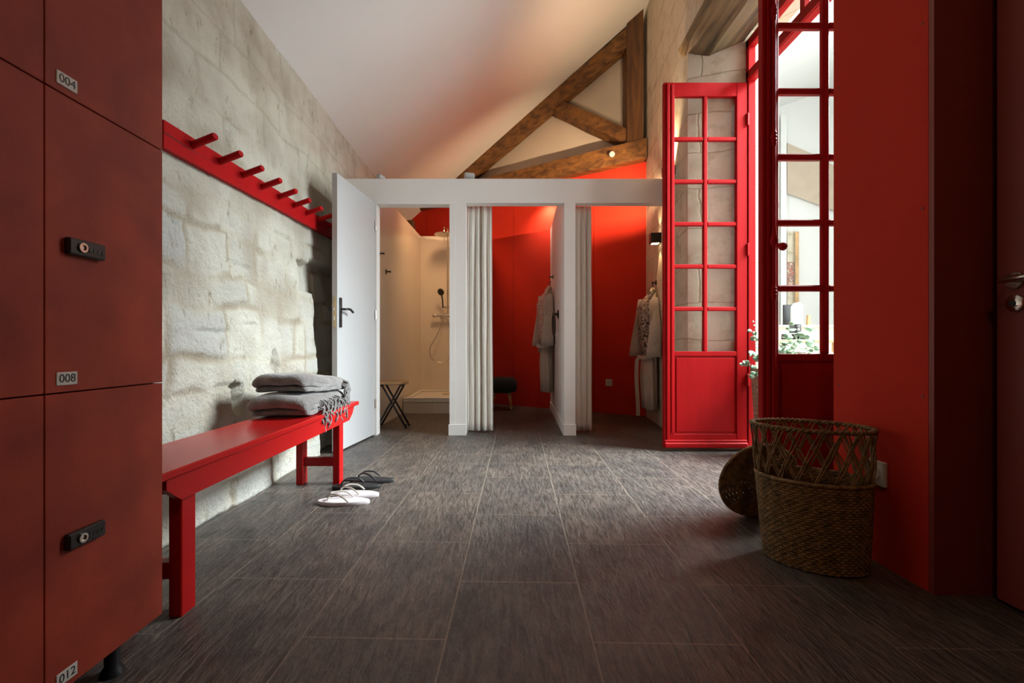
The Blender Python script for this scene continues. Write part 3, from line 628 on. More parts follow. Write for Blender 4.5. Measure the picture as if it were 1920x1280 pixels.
# counter with board, jars
Yc = 5.2
ct = empty('counter', (3.6, Yc+0.3, 0), 0, 'pale wooden lounge counter behind the flowers', 'counter')
M_counter = mat('pale_counter_wood', (0.66, 0.52, 0.38), 0.5, noise_amt=0.25, noise_scale=5, stretch=(1, 1, 6))
MB().mm((-0.75, -0.28, 0), (0.9, 0.28, 1.02)).build('body', M_counter, ct); MB().mm((-0.78, -0.31, 1.02), (0.93, 0.31, 1.05), bev=0.004).build('counter_top', M_counter, ct)
o = MB().box((0, 0, 0), (0.16, 0.03, 0.26), bev=0.003).build('black_board', M_black_plastic); o.location = at(1481, 582, 5.55); o.location.z = 1.052+0.13; tag(o, 'black board standing on the lounge counter', 'board')
pts = [(-0.065, 0), (0.065, 0), (0.065, 0.24), (0.02, 0.275), (-0.03, 0.265), (-0.06, 0.22)]
o = MB().hull([(x, 0, z) for x, z in pts], [(x, 0.04, z) for x, z in pts]).build('paper_holder', M_door_white); o.location = at(1496, 600, 5.35); o.location.z = 1.051; tag(o, 'white round-topped card holder on the lounge counter beside the black board', 'card holder')
o = MB().box((0, 0, 0.06), (0.035, 0.03, 0.12), (0, 0.06, 0), bev=0.002).build('wood_block', M_light_wood); o.location = at(1516, 600, 5.35); o.location.z = 1.051; tag(o, 'small upright wooden block on the lounge counter', 'block')
Ys = 4.15
dt = empty('display_table', (2.76, Ys+0.1, 0), 0, 'light wooden display table in front of the lounge counter', 'table')
MB().mm((-0.45, -0.18, 0.84), (0.5, 0.2, 0.865), bev=0.003).build('table_top', M_light_wood, dt)
for x in (-0.4, 0.45):
    for y in (-0.14, 0.16): MB().mm((x-0.02, y-0.02, 0), (x+0.02, y+0.02, 0.84)).build('leg', M_light_wood, dt)
for i, px in enumerate((1470, 1480, 1490, 1500, 1511)):
    p = at(px, 640, Ys)
    o = MB().lathe([(0.021, 0), (0.023, 0.003), (0.023, 0.046), (0.018, 0.05)], 20).build('cosmetic_tin', M_black_plastic, angle=40); o.location = (p.x, Ys, 0.866)
    tag(o, 'black round tin in the row on the display table beneath the glass jar', 'tin', 'black tins in a row on the display table')
o = MB().mm((-0.14, -0.05, 0), (0.14, 0.05, 0.006), bev=0.001).build('tray', M_label); o.location = (at(1491, 640, Ys).x, Ys, 0.9165); tag(o, 'thin pale tray resting on the row of black tins', 'tray')
j = empty('jar', (at(1491, 615, Ys).x, Ys, 0.9230), 0, 'black candle jar with a small white crest on the pale tray', 'jar')
MB().lathe([(0.044, 0), (0.047, 0.004), (0.047, 0.078), (0.045, 0.082), (0.041, 0.082), (0.041, 0.076)], 28).build('body', M_black_plastic, j, angle=40)
cr = MB()
cr.tube([(0.011*math.cos(a), -0.0475, 0.036+0.013*math.sin(a)) for a in [PI+PI*k/8 for k in range(9)]], 0.0012, 6)
for dx in (-0.006, 0, 0.006): cr.tube([(dx, -0.0478, 0.032), (dx, -0.0478, 0.050)], 0.001, 6)
cr.tube([(-0.014, -0.0465, 0.062), (0, -0.0480, 0.066), (0.014, -0.0465, 0.062)], 0.0009, 6)
cr.build('crest', M_label, j)

# tall wicker flower basket with bouquet in the doorway
fb = empty('flower_basket', (1.945, 3.32, 0), 0, 'tall slim wicker basket holding flowers in the doorway', 'basket')
mb = MB()
for k in range(54):
    z = 0.012+k*0.0118; r = 0.085+0.04*(z/0.65)
    mb.tube([((r+0.003*math.sin(10*a+PI*(k % 2)))*math.cos(a), (r+0.003*math.sin(10*a+PI*(k % 2)))*math.sin(a), z) for a in [2*PI*i/48 for i in range(48)]], 0.0062, 5, closed=True)
mb.build('woven_side', M_wicker_pale, fb, smooth=True)
MB().lathe([(0.08, 0.004), (0.08, 0.01)], 24).build('base', M_wicker_pale, fb)
rb = random.Random(5)
bq = empty('bouquet', (1.945, 3.32, 0.55), 0, 'bouquet of white flowers and round green eucalyptus leaves', 'flowers')
lf = MB(); stm = MB()
def leafdisc(mb, c, nrm, r):
    b = bmesh.new(); n = 12; q = nrm.to_track_quat('Z', 'Y').to_matrix().to_4x4()
    top = [b.verts.new((r*math.cos(2*PI*i/n)*(1.15 if i == 0 else 1), r*0.85*math.sin(2*PI*i/n), 0.10*r*math.cos(4*PI*i/n))) for i in range(n)]
    c1 = b.verts.new((0, 0, -0.12*r)); c2 = b.verts.new((0, 0, -0.12*r-0.0015))
    bot = [b.verts.new(v.co-Vector((0, 0, 0.0015))) for v in top]
    for i in range(n):
        k = (i+1) % n; b.faces.new((c1, top[i], top[k])); b.faces.new((c2, bot[k], bot[i])); b.faces.new((top[i], bot[i], bot[k], top[k]))
    mb.merge(b, Matrix.Translation(c) @ q)
sprays = [(-0.17, -0.05, 0.20), (-0.12, -0.14, 0.10), (-0.19, 0.02, 0.12), (-0.14, 0.0, 0.36), (0.0, -0.2, 0.28), (0.12, -0.16, 0.32), (0.25, -0.1, 0.38), (0.2, -0.2, 0.24), (0.3, 0.0, 0.28), (0.05, 0.1, 0.34), (0.17, 0.05, 0.42), (-0.05, -0.12, 0.22), (0.1, -0.22, 0.18), (0.3, -0.16, 0.20), (-0.2, -0.08, 0.04)]
for (x, y, z) in sprays:
    p0 = Vector((rb.uniform(-0.04, 0.04), rb.uniform(-0.04, 0.04), -0.02)); p2 = Vector((x, y, z)); p1 = (p0+p2)/2+Vector((0, 0, 0.07))
    pts = [p0*(1-t)**2+p1*2*t*(1-t)+p2*t*t for t in [i/9 for i in range(10)]]
    stm.tube(pts, 0.0018, 6)
    for i in range(3, 10):
        for s_ in (-1, 1):
            d = Vector((rb.uniform(-1, 1), rb.uniform(-1, 0.4), rb.uniform(-0.3, 0.8))).normalized(); r = rb.uniform(0.014, 0.026)
            leafdisc(lf, pts[i]+d*r, Vector((rb.uniform(-1, 1), rb.uniform(-1.2, 0.2), rb.uniform(0, 1))), r)
stm.build('stems', M_leaf, bq); lf.build('leaves', M_leaf, bq, smooth=True)
def blossom(c, R, petals, layers):
    mb = MB()
    for l in range(layers):
        for k in range(petals):
            a = 2*PI*k/petals+l*0.4; rr = R*(1-0.22*l)
            d = Vector((math.cos(a), math.sin(a), 0.35+0.45*l)).normalized()
            leafdisc(mb, c+d*rr*0.55, (Vector((0, 0, 1))-d*0.5).normalized(), rr*0.5)
    mb.lathe([(0.001, -0.2*R), (0.22*R, 0), (0.001, 0.3*R)], 8, Matrix.Translation(c))
    return mb
for (x, y, z, R) in [(0.0, -0.2, 0.13, 0.05), (0.10, -0.2, 0.20, 0.05), (0.2, -0.19, 0.18, 0.05), (0.28, -0.17, 0.20, 0.045), (0.13, -0.1, 0.24, 0.05), (-0.10, -0.10, 0.15, 0.035), (-0.08, -0.06, 0.22, 0.03), (0.02, -0.14, 0.17, 0.045), (0.12, -0.12, 0.16, 0.05), (0.22, -0.08, 0.18, 0.05), (0.07, -0.05, 0.25, 0.045), (0.17, 0.0, 0.27, 0.05), (0.27, -0.05, 0.23, 0.045), (0.06, -0.18, 0.10, 0.04), (0.18, -0.16, 0.11, 0.045), (0.29, -0.10, 0.14, 0.04), (-0.03, -0.08, 0.28, 0.035)]:
    blossom(Vector((x, y, z)), R, 7, 3).build('flower', M_petal, bq, smooth=True)
# small airy white sprig
mb = MB(); sg = MB()
for i in range(9):
    p = Vector((-0.13-0.035*(i/8), -0.06, 0.22+0.21*i/8)); mb.lathe([(0.001, -0.006), (0.009, 0), (0.001, 0.007)], 8, Matrix.Translation(p+Vector((rb.uniform(-0.015, 0.015), rb.uniform(-.01, .01), 0))))
mb.build('sprig', M_petal, bq, smooth=True)

# ------------------------------------------------------------------ shower cubicle
sh = empty('wall_shower', (-1.2, 5.4, 0), 0, 'cream shower wall panels inside the left cubicle', 'wall panels', kind='structure')
A = [(-1.275, 4.22, 0), (-1.215, 4.22, 0) if False else (-1.262, 4.22, 0), (-1.262, 4.22, 2.375), (-1.275, 4.22, 2.375)]
B = [(-1.20, 6.52, 0), (-1.187, 6.52, 0), (-1.187, 6.52, 2.375), (-1.20, 6.52, 2.375)]
pr(MB().hull(A, B).build('side_panel', M_shower), sh)
pr(MB().mm((-1.19, 6.48, 0), (-0.37, 6.50, 2.375)).build('back_panel', M_shower), sh)
def pxw(Y): return -1.262+0.0326*(Y-4.22)
tray = empty('shower_tray', (-0.8, 5.95, 0), 0, 'white raised shower tray on a tiled plinth', 'shower tray')
pr(MB().mm((pxw(5.46)+0.012, 5.47, 0), (-0.415, 6.47, 0.13)).build('plinth', M_shower), tray)
pr(MB().mm((pxw(5.46)+0.013, 5.462, 0.133), (-0.415, 6.475, 0.165), bev=0.006).mm((pxw(5.46)+0.013, 5.462, 0.165), (-0.415, 5.51, 0.192), bev=0.006).mm((pxw(6.4)+0.0, 6.43, 0.165), (-0.415, 6.475, 0.192), bev=0.006).mm((pxw(5.9)+0.012, 5.5, 0.165), (-1.15, 6.44, 0.192), bev=0.006).build('tray', M_ceramic), tray)
pr(MB().lathe([(0.055, 0.165), (0.055, 0.172), (0.03, 0.175)], 24, Matrix.Translation((-0.78, 6.1, 0))).build('drain_cover', M_chrome, angle=40), tray)
pr(MB().box((-0.86, 5.468, 0.065), (0.004, 0.004, 0.12)).build('tile_joint', M_gable), tray)
ss = empty('shower_set', (-0.79, 6.46, 1.24), 0, 'chrome shower column with rain head, hand shower and hose', 'shower')
MB().tube([(0, -0.05, 0), (0, -0.05, 1.16), (0, -0.07, 1.20), (0, -0.11, 1.215), (0, -0.22, 1.20), (-0.02, -0.28, 1.18), (-0.02, -0.30, 1.13)], 0.011, 12).box((0, -0.03, 0.95), (0.03, 0.06, 0.03), bev=0.005).box((0, -0.03, 0.70), (0.022, 0.06, 0.03), bev=0.005).build('riser_pipe', M_chrome, ss, angle=40)
MB().lathe([(0.13, -0.012), (0.135, -0.006), (0.13, 0.002), (0.03, 0.010), (0.014, 0.03), (0.014, 0.06)], 36, Matrix.Translation((-0.02, -0.30, 1.085))).build('rain_head', M_chrome, ss, angle=40)
hs = MB().lathe([(0.04, 0), (0.05, 0.004), (0.05, 0.014), (0.03, 0.026)], 24, Matrix.Translation((-0.085, -0.13, 0.325)) @ Matrix.Rotation(PI/2+0.45, 4, 'X') @ Matrix.Rotation(-0.4, 4, 'Y')).tube([(-0.085, -0.115, 0.31), (-0.07, -0.10, 0.22), (-0.065, -0.09, 0.11)], [0.012, 0.010, 0.009], 10)
hs.build('hand_shower', M_black_plastic, ss, angle=40)
MB().box((-0.03, -0.06, 0.115), (0.1, 0.05, 0.028), bev=0.008).build('slider', M_chrome, ss)
MB().tube([(-0.165, -0.06, 0), (0.165, -0.06, 0)], 0.021, 16).tube([(-0.10, -0.06, -0.01), (-0.10, -0.06, -0.05)], 0.012, 10).tube([(-0.08, -0.0, 0), (-0.08, -0.06, 0)], 0.016, 10).tube([(0.08, -0.0, 0), (0.08, -0.06, 0)], 0.016, 10).build('mixer_bar', M_chrome, ss, angle=40)
MB().lathe([(0.024, 0), (0.026, 0.004), (0.026, 0.045), (0.022, 0.05)], 20, Matrix.Translation((-0.165, -0.06, 0)) @ Matrix.Rotation(-PI/2, 4, 'Y')).build('tap_knob', M_chrome, ss, angle=40)
cp = [Vector(p) for p in ((-0.065, -0.09, 0.10), (-0.08, -0.1, -0.1), (-0.16, -0.1, -0.3), (-0.245, -0.1, -0.46), (-0.22, -0.1, -0.6), (-0.10, -0.09, -0.66), (0.02, -0.08, -0.6), (0.04, -0.07, -0.3), (0.0, -0.06, -0.03))]
def catmull(P, n=8):
    out = []; Q = [P[0]]+P+[P[-1]]
    for i in range(1, len(Q)-2):
        for k in range(n):
            t = k/n; a, b, c, d = Q[i-1], Q[i], Q[i+1], Q[i+2]
            out.append(0.5*((2*b)+(c-a)*t+(2*a-5*b+4*c-d)*t*t+(3*b-a-3*c+d)*t**3))
    out.append(P[-1]); return out
MB().tube(catmull(cp), 0.0065, 8).build('hose', M_chrome, ss, smooth=True)
# coat hooks on the shower panel
def peg_hook(loc, dirx, label, group, scale=1.0):
    t = empty('coat_hook', loc, 0, label, 'hook', group); s = dirx
    MB().box((s*0.004, 0, 0), (0.008, 0.03, 0.05*scale), bev=0.002).build('plate', M_black, t)
    MB().tube([(s*0.006, 0, 0.0), (s*0.045*scale, 0, 0.0)], 0.0075, 10).lathe([(0.013, 0), (0.013, 0.006)], 14, Matrix.Translation((s*0.045*scale, 0, 0)) @ Matrix.Rotation(PI/2, 4, 'Y')).build('peg', M_black, t, angle=40)
    return t
peg_hook((pxw(4.56), 4.56, 1.735), 1, 'black coat hook on the shower panel, the upper one of the two', 'hooks in the shower')
peg_hook((pxw(4.79), 4.79, 1.59), 1, 'black coat hook on the shower panel, the lower one of the two', 'hooks in the shower')
# folding stool
fs = empty('folding_stool', (-1.095, 4.50, 0), 0.0, 'folding stool with round wooden seat and black crossed legs in the shower', 'stool')
MB().lathe([(0.135, 0.435), (0.15, 0.440), (0.15, 0.455), (0.142, 0.463)], 40).build('seat', M_light_wood, fs, angle=40)
for y in (-0.085, 0.085):
    for s in (-1, 1):
        yy = y+0.010*s*(1 if y > 0 else -1)
        MB().tube([(s*0.095, yy, 0.432), (s*0.05, yy, 0.35), (-s*0.145, yy, 0.008)], 0.0095, 8).build('leg', M_black, fs, smooth=True)
for xb, zb_, hb in ((-0.135, 0.03, 0.08), (0.13, 0.03, 0.08), (-0.10, 0.425, 0.09), (0.10, 0.425, 0.09)): MB().tube([(xb, -hb, zb_), (xb, hb, zb_)], 0.0075, 8).build('crossbar', M_black, fs, smooth=True)

# ------------------------------------------------------------------ curtains
def curtain(x0, x1, folds, seed, label):
    t = empty('curtain', ((x0+x1)/2, 4.252, 0.0), 0, label, 'curtain', 'linen curtains of the changing cubicles')
    rc = random.Random(seed); ph = [rc.uniform(-0.5, 0.5) for _ in range(folds+2)]; W = x1-x0; zt, zb = 2.11, 0.02
    nu, nv = folds*14, 26; rings = []
    for j in range(nv+1):
        v = j/nv; z = zt+(zb-zt)*v; row = []
        for i in range(nu+1):
            u = i/nu; f = u*folds; k = int(f); a = 2*PI*f+ph[min(k, folds)]*0.8*math.sin(PI*(f-k))
            amp = (0.022+0.008*math.sin(u*9+seed))*(0.55+0.45*min(1, v*6))
            x = -W/2+W*(u+0.035*math.sin(2*a)/folds*2)+0.05*W*v*(u-0.1)+0.006*noise.noise(Vector((u*6, v*3, seed)))
            y = amp*math.sin(a)+0.010*noise.noise(Vector((u*5, v*4, seed+3)))
            row.append((x, y, z))
        rings.append(row)
    o = MB().loft(rings, closed=False, caps=False).build('cloth', M_curtain, t, smooth=True); m = o.modifiers.new('thick', 'SOLIDIFY'); m.thickness = 0.0025
    e = [(r[-1][0]+0.002, r[-1][1], r[-1][2]) for r in rings]
    MB().tube(e, 0.004, 6).build('hem', M_curtain_hem, t, smooth=True)
    return t
curtain(-0.338, -0.118, 4, 3, 'grey linen curtain drawn to the left side of the middle cubicle')
curtain(0.655, 0.81, 3, 8, 'grey linen curtain drawn to the left side of the right-hand cubicle')
for a, b, n in ((-0.34, 0.545, 'middle'), (0.648, 1.52, 'right-hand')):
    o = MB().tube([(a, 4.252, 2.14), (b, 4.252, 2.14)], 0.009, 10).build('curtain_rail', M_chrome, smooth=True); tag(o, 'thin metal curtain rail inside the top of the %s cubicle' % n, 'curtain rail')

# plush stool in the middle cubicle
ps = empty('plush_stool', (-0.03, 5.85, 0), 0, 'low stool with dark plush seat and beaded wooden legs in the middle cubicle', 'stool')
MB().lathe([(0.12, 0.215), (0.175, 0.225), (0.195, 0.26), (0.20, 0.32), (0.19, 0.375), (0.15, 0.405), (0.001, 0.41)], 40).build('seat', M_cushion, ps, smooth=True)
for sx, sy in ((1, -1), (-1, -1), (1, 1), (-1, 1)):
    prof = [(0.010, 0)]; z = 0.004
    for i in range(5):
        R = 0.015+0.0022*i; prof += [(R*0.55, z), (R*0.92, z+0.010), (R, z+0.022), (R*0.92, z+0.034), (R*0.55, z+0.044)]; z += 0.044
    Mx = Matrix.Translation((sx*0.125, sy*0.105, 0.006)) @ Euler((sy*0.10, -sx*0.14, 0)).to_matrix().to_4x4()
    MB().lathe(prof, 18, Mx).build('leg', M_light_wood, ps, smooth=True)

# socket on the red back wall
sp_ = back(1142, 717)
so = empty('wall_socket', sp_, math.atan2(-BS, 1), 'square white power socket on the red wall of the right-hand cubicle', 'socket')
MB().mm((-0.041, -0.009, -0.041), (0.041, 0, 0.041), bev=0.003).build('plate', M_label, so)
MB().lathe([(0.024, 0), (0.024, 0.004), (0.019, 0.004), (0.019, 0.0005)], 28, Matrix.Translation((0, -0.009, 0)) @ Matrix.Rotation(PI/2, 4, 'X')).build('socket_ring', M_label, so, angle=40)
MB().box((-0.008, -0.010, 0), (0.005, 0.003, 0.005)).box((0.008, -0.010, 0), (0.005, 0.003, 0.005)).box((0, -0.013, 0.010), (0.005, 0.010, 0.005)).build('contacts', M_black, so)
# socket on the near red wall
so = empty('wall_socket', (1.386, 1.685, 0.335), 0, 'white power socket on the red wall behind the laundry basket', 'socket')
MB().mm((-0.012, -0.042, -0.045), (0, 0.042, 0.045), bev=0.002).build('plate', M_label, so)
MB().lathe([(0.024, 0), (0.024, 0.004), (0.019, 0.004), (0.019, 0.001)], 24, Matrix.Translation((-0.012, 0, 0)) @ Matrix.Rotation(-PI/2, 4, 'Y')).build('socket_ring', M_label, so, angle=40)

# wall lamp up/down in the right-hand cubicle
wl = empty('wall_lamp', (rwx(4.56), 4.56, 1.885), math.radians(-5.8), 'black box wall lamp on the stone wall of the right-hand cubicle', 'lamp')
MB().mm((-0.10, -0.05, -0.05), (0, 0.05, 0.05), bev=0.003).build('housing', M_black, wl)
for zz in (-0.0511, 0.0511): MB().mm((-0.085, -0.035, zz-0.0009), (-0.015, 0.035, zz+0.0009)).build('lens', M_lamp, wl)
assumed_lamp = empty('wall_lamp', (rwx(4.04), 4.04, 2.36), math.radians(-5.8), 'assumed black box wall lamp hidden high on the stone wall behind the bright red leaf', 'lamp')  # unseen lamp, assumed from the warm light on the back wall
MB().mm((-0.10, -0.04, -0.04), (0, 0.04, 0.04), bev=0.003).build('housing', M_black, assumed_lamp)
MB().mm((-0.085, -0.03, 0.0402), (-0.015, 0.03, 0.042)).build('lens', M_lamp, assumed_lamp)
wx = rwx(4.56)-0.05
light('wall_lamp_up', 'SPOT', (rwx(4.04)-0.05, 4.04, 2.415), (rwx(4.3)-0.05, 4.40, 4.2), 85, (1.0, 0.72, 0.44), spot_size=2.0, spot_blend=0.9, shadow_soft_size=0.03)  # uplight of the assumed lamp, added to warm the stone wall above
light('wall_lamp_up', 'SPOT', (wx, 4.56, 1.945), (wx+0.03, 4.56, 3), 5, WARM, spot_size=1.1, spot_blend=0.3, shadow_soft_size=0.01)
light('wall_lamp_down', 'SPOT', (wx, 4.56, 1.825), (wx+0.03, 4.56, 0), 5, WARM, spot_size=1.1, spot_blend=0.3, shadow_soft_size=0.01)

# ------------------------------------------------------------------ bathrobes
def robe(loc, rz, M_print, label, belt_long, seed):
    t = empty('bathrobe', loc, rz, label, 'bathrobe')
    def ring(z, xo, xi, hy, yc=0, n=36, sc=1.0, a0=0, a1=2*PI, fold=0.0, incl=False):
        out = []; cx = (xo+xi)/2; rx = abs(xi-xo)/2
        for k in range(n + (1 if incl else 0)):
            a = a0+(a1-a0)*k/n; f = 1+fold*math.sin(7*a+seed+z*1.5)+fold*0.5*noise.noise(Vector((math.cos(a)*2, math.sin(a)*2, z*3+seed)))
            out.append((cx+rx*sc*f*math.cos(a), yc+hy*sc*f*math.sin(a), z))
        return out
    spec = [(-0.02, -0.07, -0.02, 0.03, 0), (-0.06, -0.10, -0.012, 0.06, .02), (-0.12, -0.15, -0.012, 0.13, .03), (-0.20, -0.19, -0.012, 0.20, .05), (-0.32, -0.185, -0.012, 0.21, .07), (-0.46, -0.175, -0.012, 0.20, .08),
            (-0.60, -0.160, -0.012, 0.17, .09), (-0.68, -0.145, -0.012, 0.14, .09), (-0.74, -0.150, -0.012, 0.15, .10), (-0.9, -0.155, -0.012, 0.17, .12), (-1.08, -0.15, -0.012, 0.18, .13), (-1.23, -0.145, -0.012, 0.18, .13)]
    MB().loft([ring(z, a, b, h, 0, fold=f) for z, a, b, h, f in spec]).build('body', M_robe, t, smooth=True)
    fp = MB().loft([ring(z, a, b, h, 0, n=14, sc=1.05, a0=PI*0.92, a1=PI*1.40, fold=f, incl=True) for z, a, b, h, f in spec[1:8]], closed=False, caps=False).build('collar', M_print, t, smooth=True)
    fp.modifiers.new('t', 'SOLIDIFY').thickness = 0.006
    # printed hood / collar roll on top
    MB().tube([(-0.10, -0.12, -0.13), (-0.085, -0.08, -0.06), (-0.05, -0.03, -0.015), (-0.04, 0.03, -0.02), (-0.08, 0.08, -0.07)], [0.018, 0.024, 0.026, 0.024, 0.018], 12).build('collar_roll', M_print, t, smooth=True)
    def sleeve(x0, y0, x1, y1, zend):
        r = []
        for i in range(9):
            s = i/8; z = -0.10+(zend+0.10)*s; x = x0+(x1-x0)*s; y = y0+(y1-y0)*min(1, s*1.6)
            w = 0.045+0.035*s
            r.append([(x+w*0.9*(1+0.08*math.sin(3*a+s*5))*math.cos(a), y+w*0.6*math.sin(a), z) for a in [2*PI*k/20 for k in range(20)]])
        return MB().loft(r)
    sleeve(-0.055, -0.10, -0.085, -0.235, -0.70).build('sleeve', M_robe, t, smooth=True)
    sleeve(-0.13, 0.10, -0.17, 0.215, -0.70).build('sleeve', M_robe, t, smooth=True)
    MB().tube(catmull([Vector(p) for p in ((-0.02, -0.165, -0.66), (-0.08, -0.18, -0.69), (-0.15, -0.12, -0.72), (-0.19, 0.0, -0.70))]), 0.017, 8).build('belt', M_robe, t, smooth=True)
    if belt_long:
        mb = MB(); rr = []
        for i in range(14):
            s = i/13; z = -0.69-0.62*s; x = -0.205-0.008*math.sin(s*5)
            if i == 0: x = -0.18
            rr.append([(x-0.018, -0.03, z), (x+0.018, -0.035, z), (x+0.018, -0.022, z), (x-0.018, -0.018, z)])
        mb.loft(rr).build('belt_end', M_robe, t, smooth=False)
    else:
        MB().lathe([(0.004, -0.03), (0.024, -0.012), (0.026, 0.01), (0.004, 0.03)], 14, Matrix.Translation((-0.175, -0.05, -0.70))).lathe([(0.004, -0.02), (0.02, 0), (0.004, 0.03)], 14, Matrix.Translation((-0.165, -0.05, -0.76))).build('belt_knot', M_robe, t, smooth=True)
    MB().tube([(-0.03, 0, 0.06), (-0.045, 0, 0.045), (-0.045, 0, 0.01), (-0.05, 0, -0.03)], 0.006, 8).build('hanger_loop', M_black, t, smooth=True)
    return t
Yr = 5.36; xr = 0.545+0.033*(Yr-4.21)
robe((xr, Yr, 1.51), math.radians(-2), M_floral, 'pale bathrobe with floral collar hung on the white divider of the middle cubicle', False, 1)
peg_hook((xr, Yr+0.02, 1.625), -1, 'black coat hook above the floral-collared bathrobe', 'hooks beside the bathrobes', 1.0)
Yr2 = 4.72; xr2 = rwx(Yr2)
robe((xr2, Yr2-0.02, 1.40), math.radians(-5.8), M_zebra, 'beige bathrobe with black zebra-print collar hung on the stone wall', True, 2)
peg_hook((xr2, Yr2, 1.465), -1, 'black coat hook above the zebra-collared bathrobe', 'hooks beside the bathrobes', 1.0)
# dark ring on the divider
Yq = 4.66; xq = 0.545+0.033*(Yq-4.21)
rg = empty('towel_ring', (xq, Yq, 1.135), 0, 'dark wall ring on the white divider in front of the bathrobe', 'towel ring')
MB().lathe([(0.045, 0), (0.042, 0.012), (0.014, 0.016), (0.012, 0.05), (0.016, 0.052), (0.016, 0.064)], 24, Matrix.Rotation(-PI/2, 4, 'Y')).build('mount', M_black, rg, angle=40)
MB().tube([(-0.050+0.0*a, 0.085*math.sin(a), -0.105-0.105*-math.cos(a)) for a in [2*PI*k/40 for k in range(40)]], 0.012, 10, closed=True).build('ring', mat('dark_wood_ring', (0.05, 0.022, 0.014), 0.4, noise_amt=0.3), rg, smooth=True)

# ------------------------------------------------------------------ peg rail
RX = -1.42
rl = empty('peg_rail', (RX, 2.6, 1.74), 0, 'long red painted wooden peg rail on the stone wall', 'peg rail')
def rz_(Y): return 1.695+0.034*(Y-2.046)
mb = MB()
A = []; ys = [1.90+0.1*i for i in range(21)]
rings = [[(0, y-2.6, rz_(y)-0.058-1.74+0.003*noise.noise(Vector((y*4, 0, 0)))), (0, y-2.6, rz_(y)+0.058-1.74+0.002*noise.noise(Vector((y*4, 2, 0)))), (-0.028, y-2.6, rz_(y)+0.058-1.74), (-0.028, y-2.6, rz_(y)-0.058-1.74)] for y in ys]
MB().loft(rings).build('board', M_red_gloss, rl)
MB().tube([(0.0002, 1.90-2.6, rz_(1.9)+0.005-1.74), (0.0002, 2.05-2.6, rz_(2.05)-0.002-1.74), (0.0002, 2.25-2.6, rz_(2.25)-0.0-1.74)], [0.0022, 0.0016, 0.0004], 6).build('crack', M_ink, rl)
for k in range(9):
    y = 2.046+0.199*k+0.03; z = rz_(y)+0.02
    MB().tube([(-0.01, y-2.6, z-1.74), (0.12, y-2.6-0.03, z+0.030-1.74), (0.1235, y-2.6-0.031, z+0.0308-1.74)], [0.0165, 0.0165, 0.014], 14).build('peg', M_red_gloss, rl, angle=40)

# ------------------------------------------------------------------ bench
bn = empty('bench', (-1.08, 2.05, 0), 0, 'long red painted wooden bench along the stone wall', 'bench')
by0, by1 = 1.215, 2.92; c = Vector((-1.08, 2.05, 0))
def bm_(lo, hi, bev=0.003): return MB().mm(Vector(lo)-c, Vector(hi)-c, bev=bev)
bm_((-1.222, by0, 0.429), (-0.930, by1, 0.453), 0.004).build('seat', M_bench, bn)
for x0, x1 in ((-0.958, -0.938), (-1.212, -1.192)):
    ap = [(by0+0.05, 0.428), (by0+0.05, 0.40), (by0+0.11, 0.355), (by1-0.16, 0.355), (by1-0.10, 0.39), (by1-0.07, 0.428)]
    MB().hull([(x0-c.x, y-c.y, z) for y, z in ap], [(x1-c.x, y-c.y, z) for y, z in ap]).build('apron', M_bench, bn)
for yl in (1.344, 2.634):
    for x0, x1 in ((-0.992, -0.952), (-1.205, -1.165)):
        bm_((x0, yl, 0), (x1, yl+0.062, 0.428)).build('leg', M_bench, bn)
    bm_((-1.166, yl+0.014, 0.105), (-0.990, yl+0.048, 0.155)).build('stretcher', M_bench, bn)
    bm_((-1.19, yl+0.010, 0.36), (-0.96, yl+0.05, 0.428)).build('cross_rail', M_bench, bn)

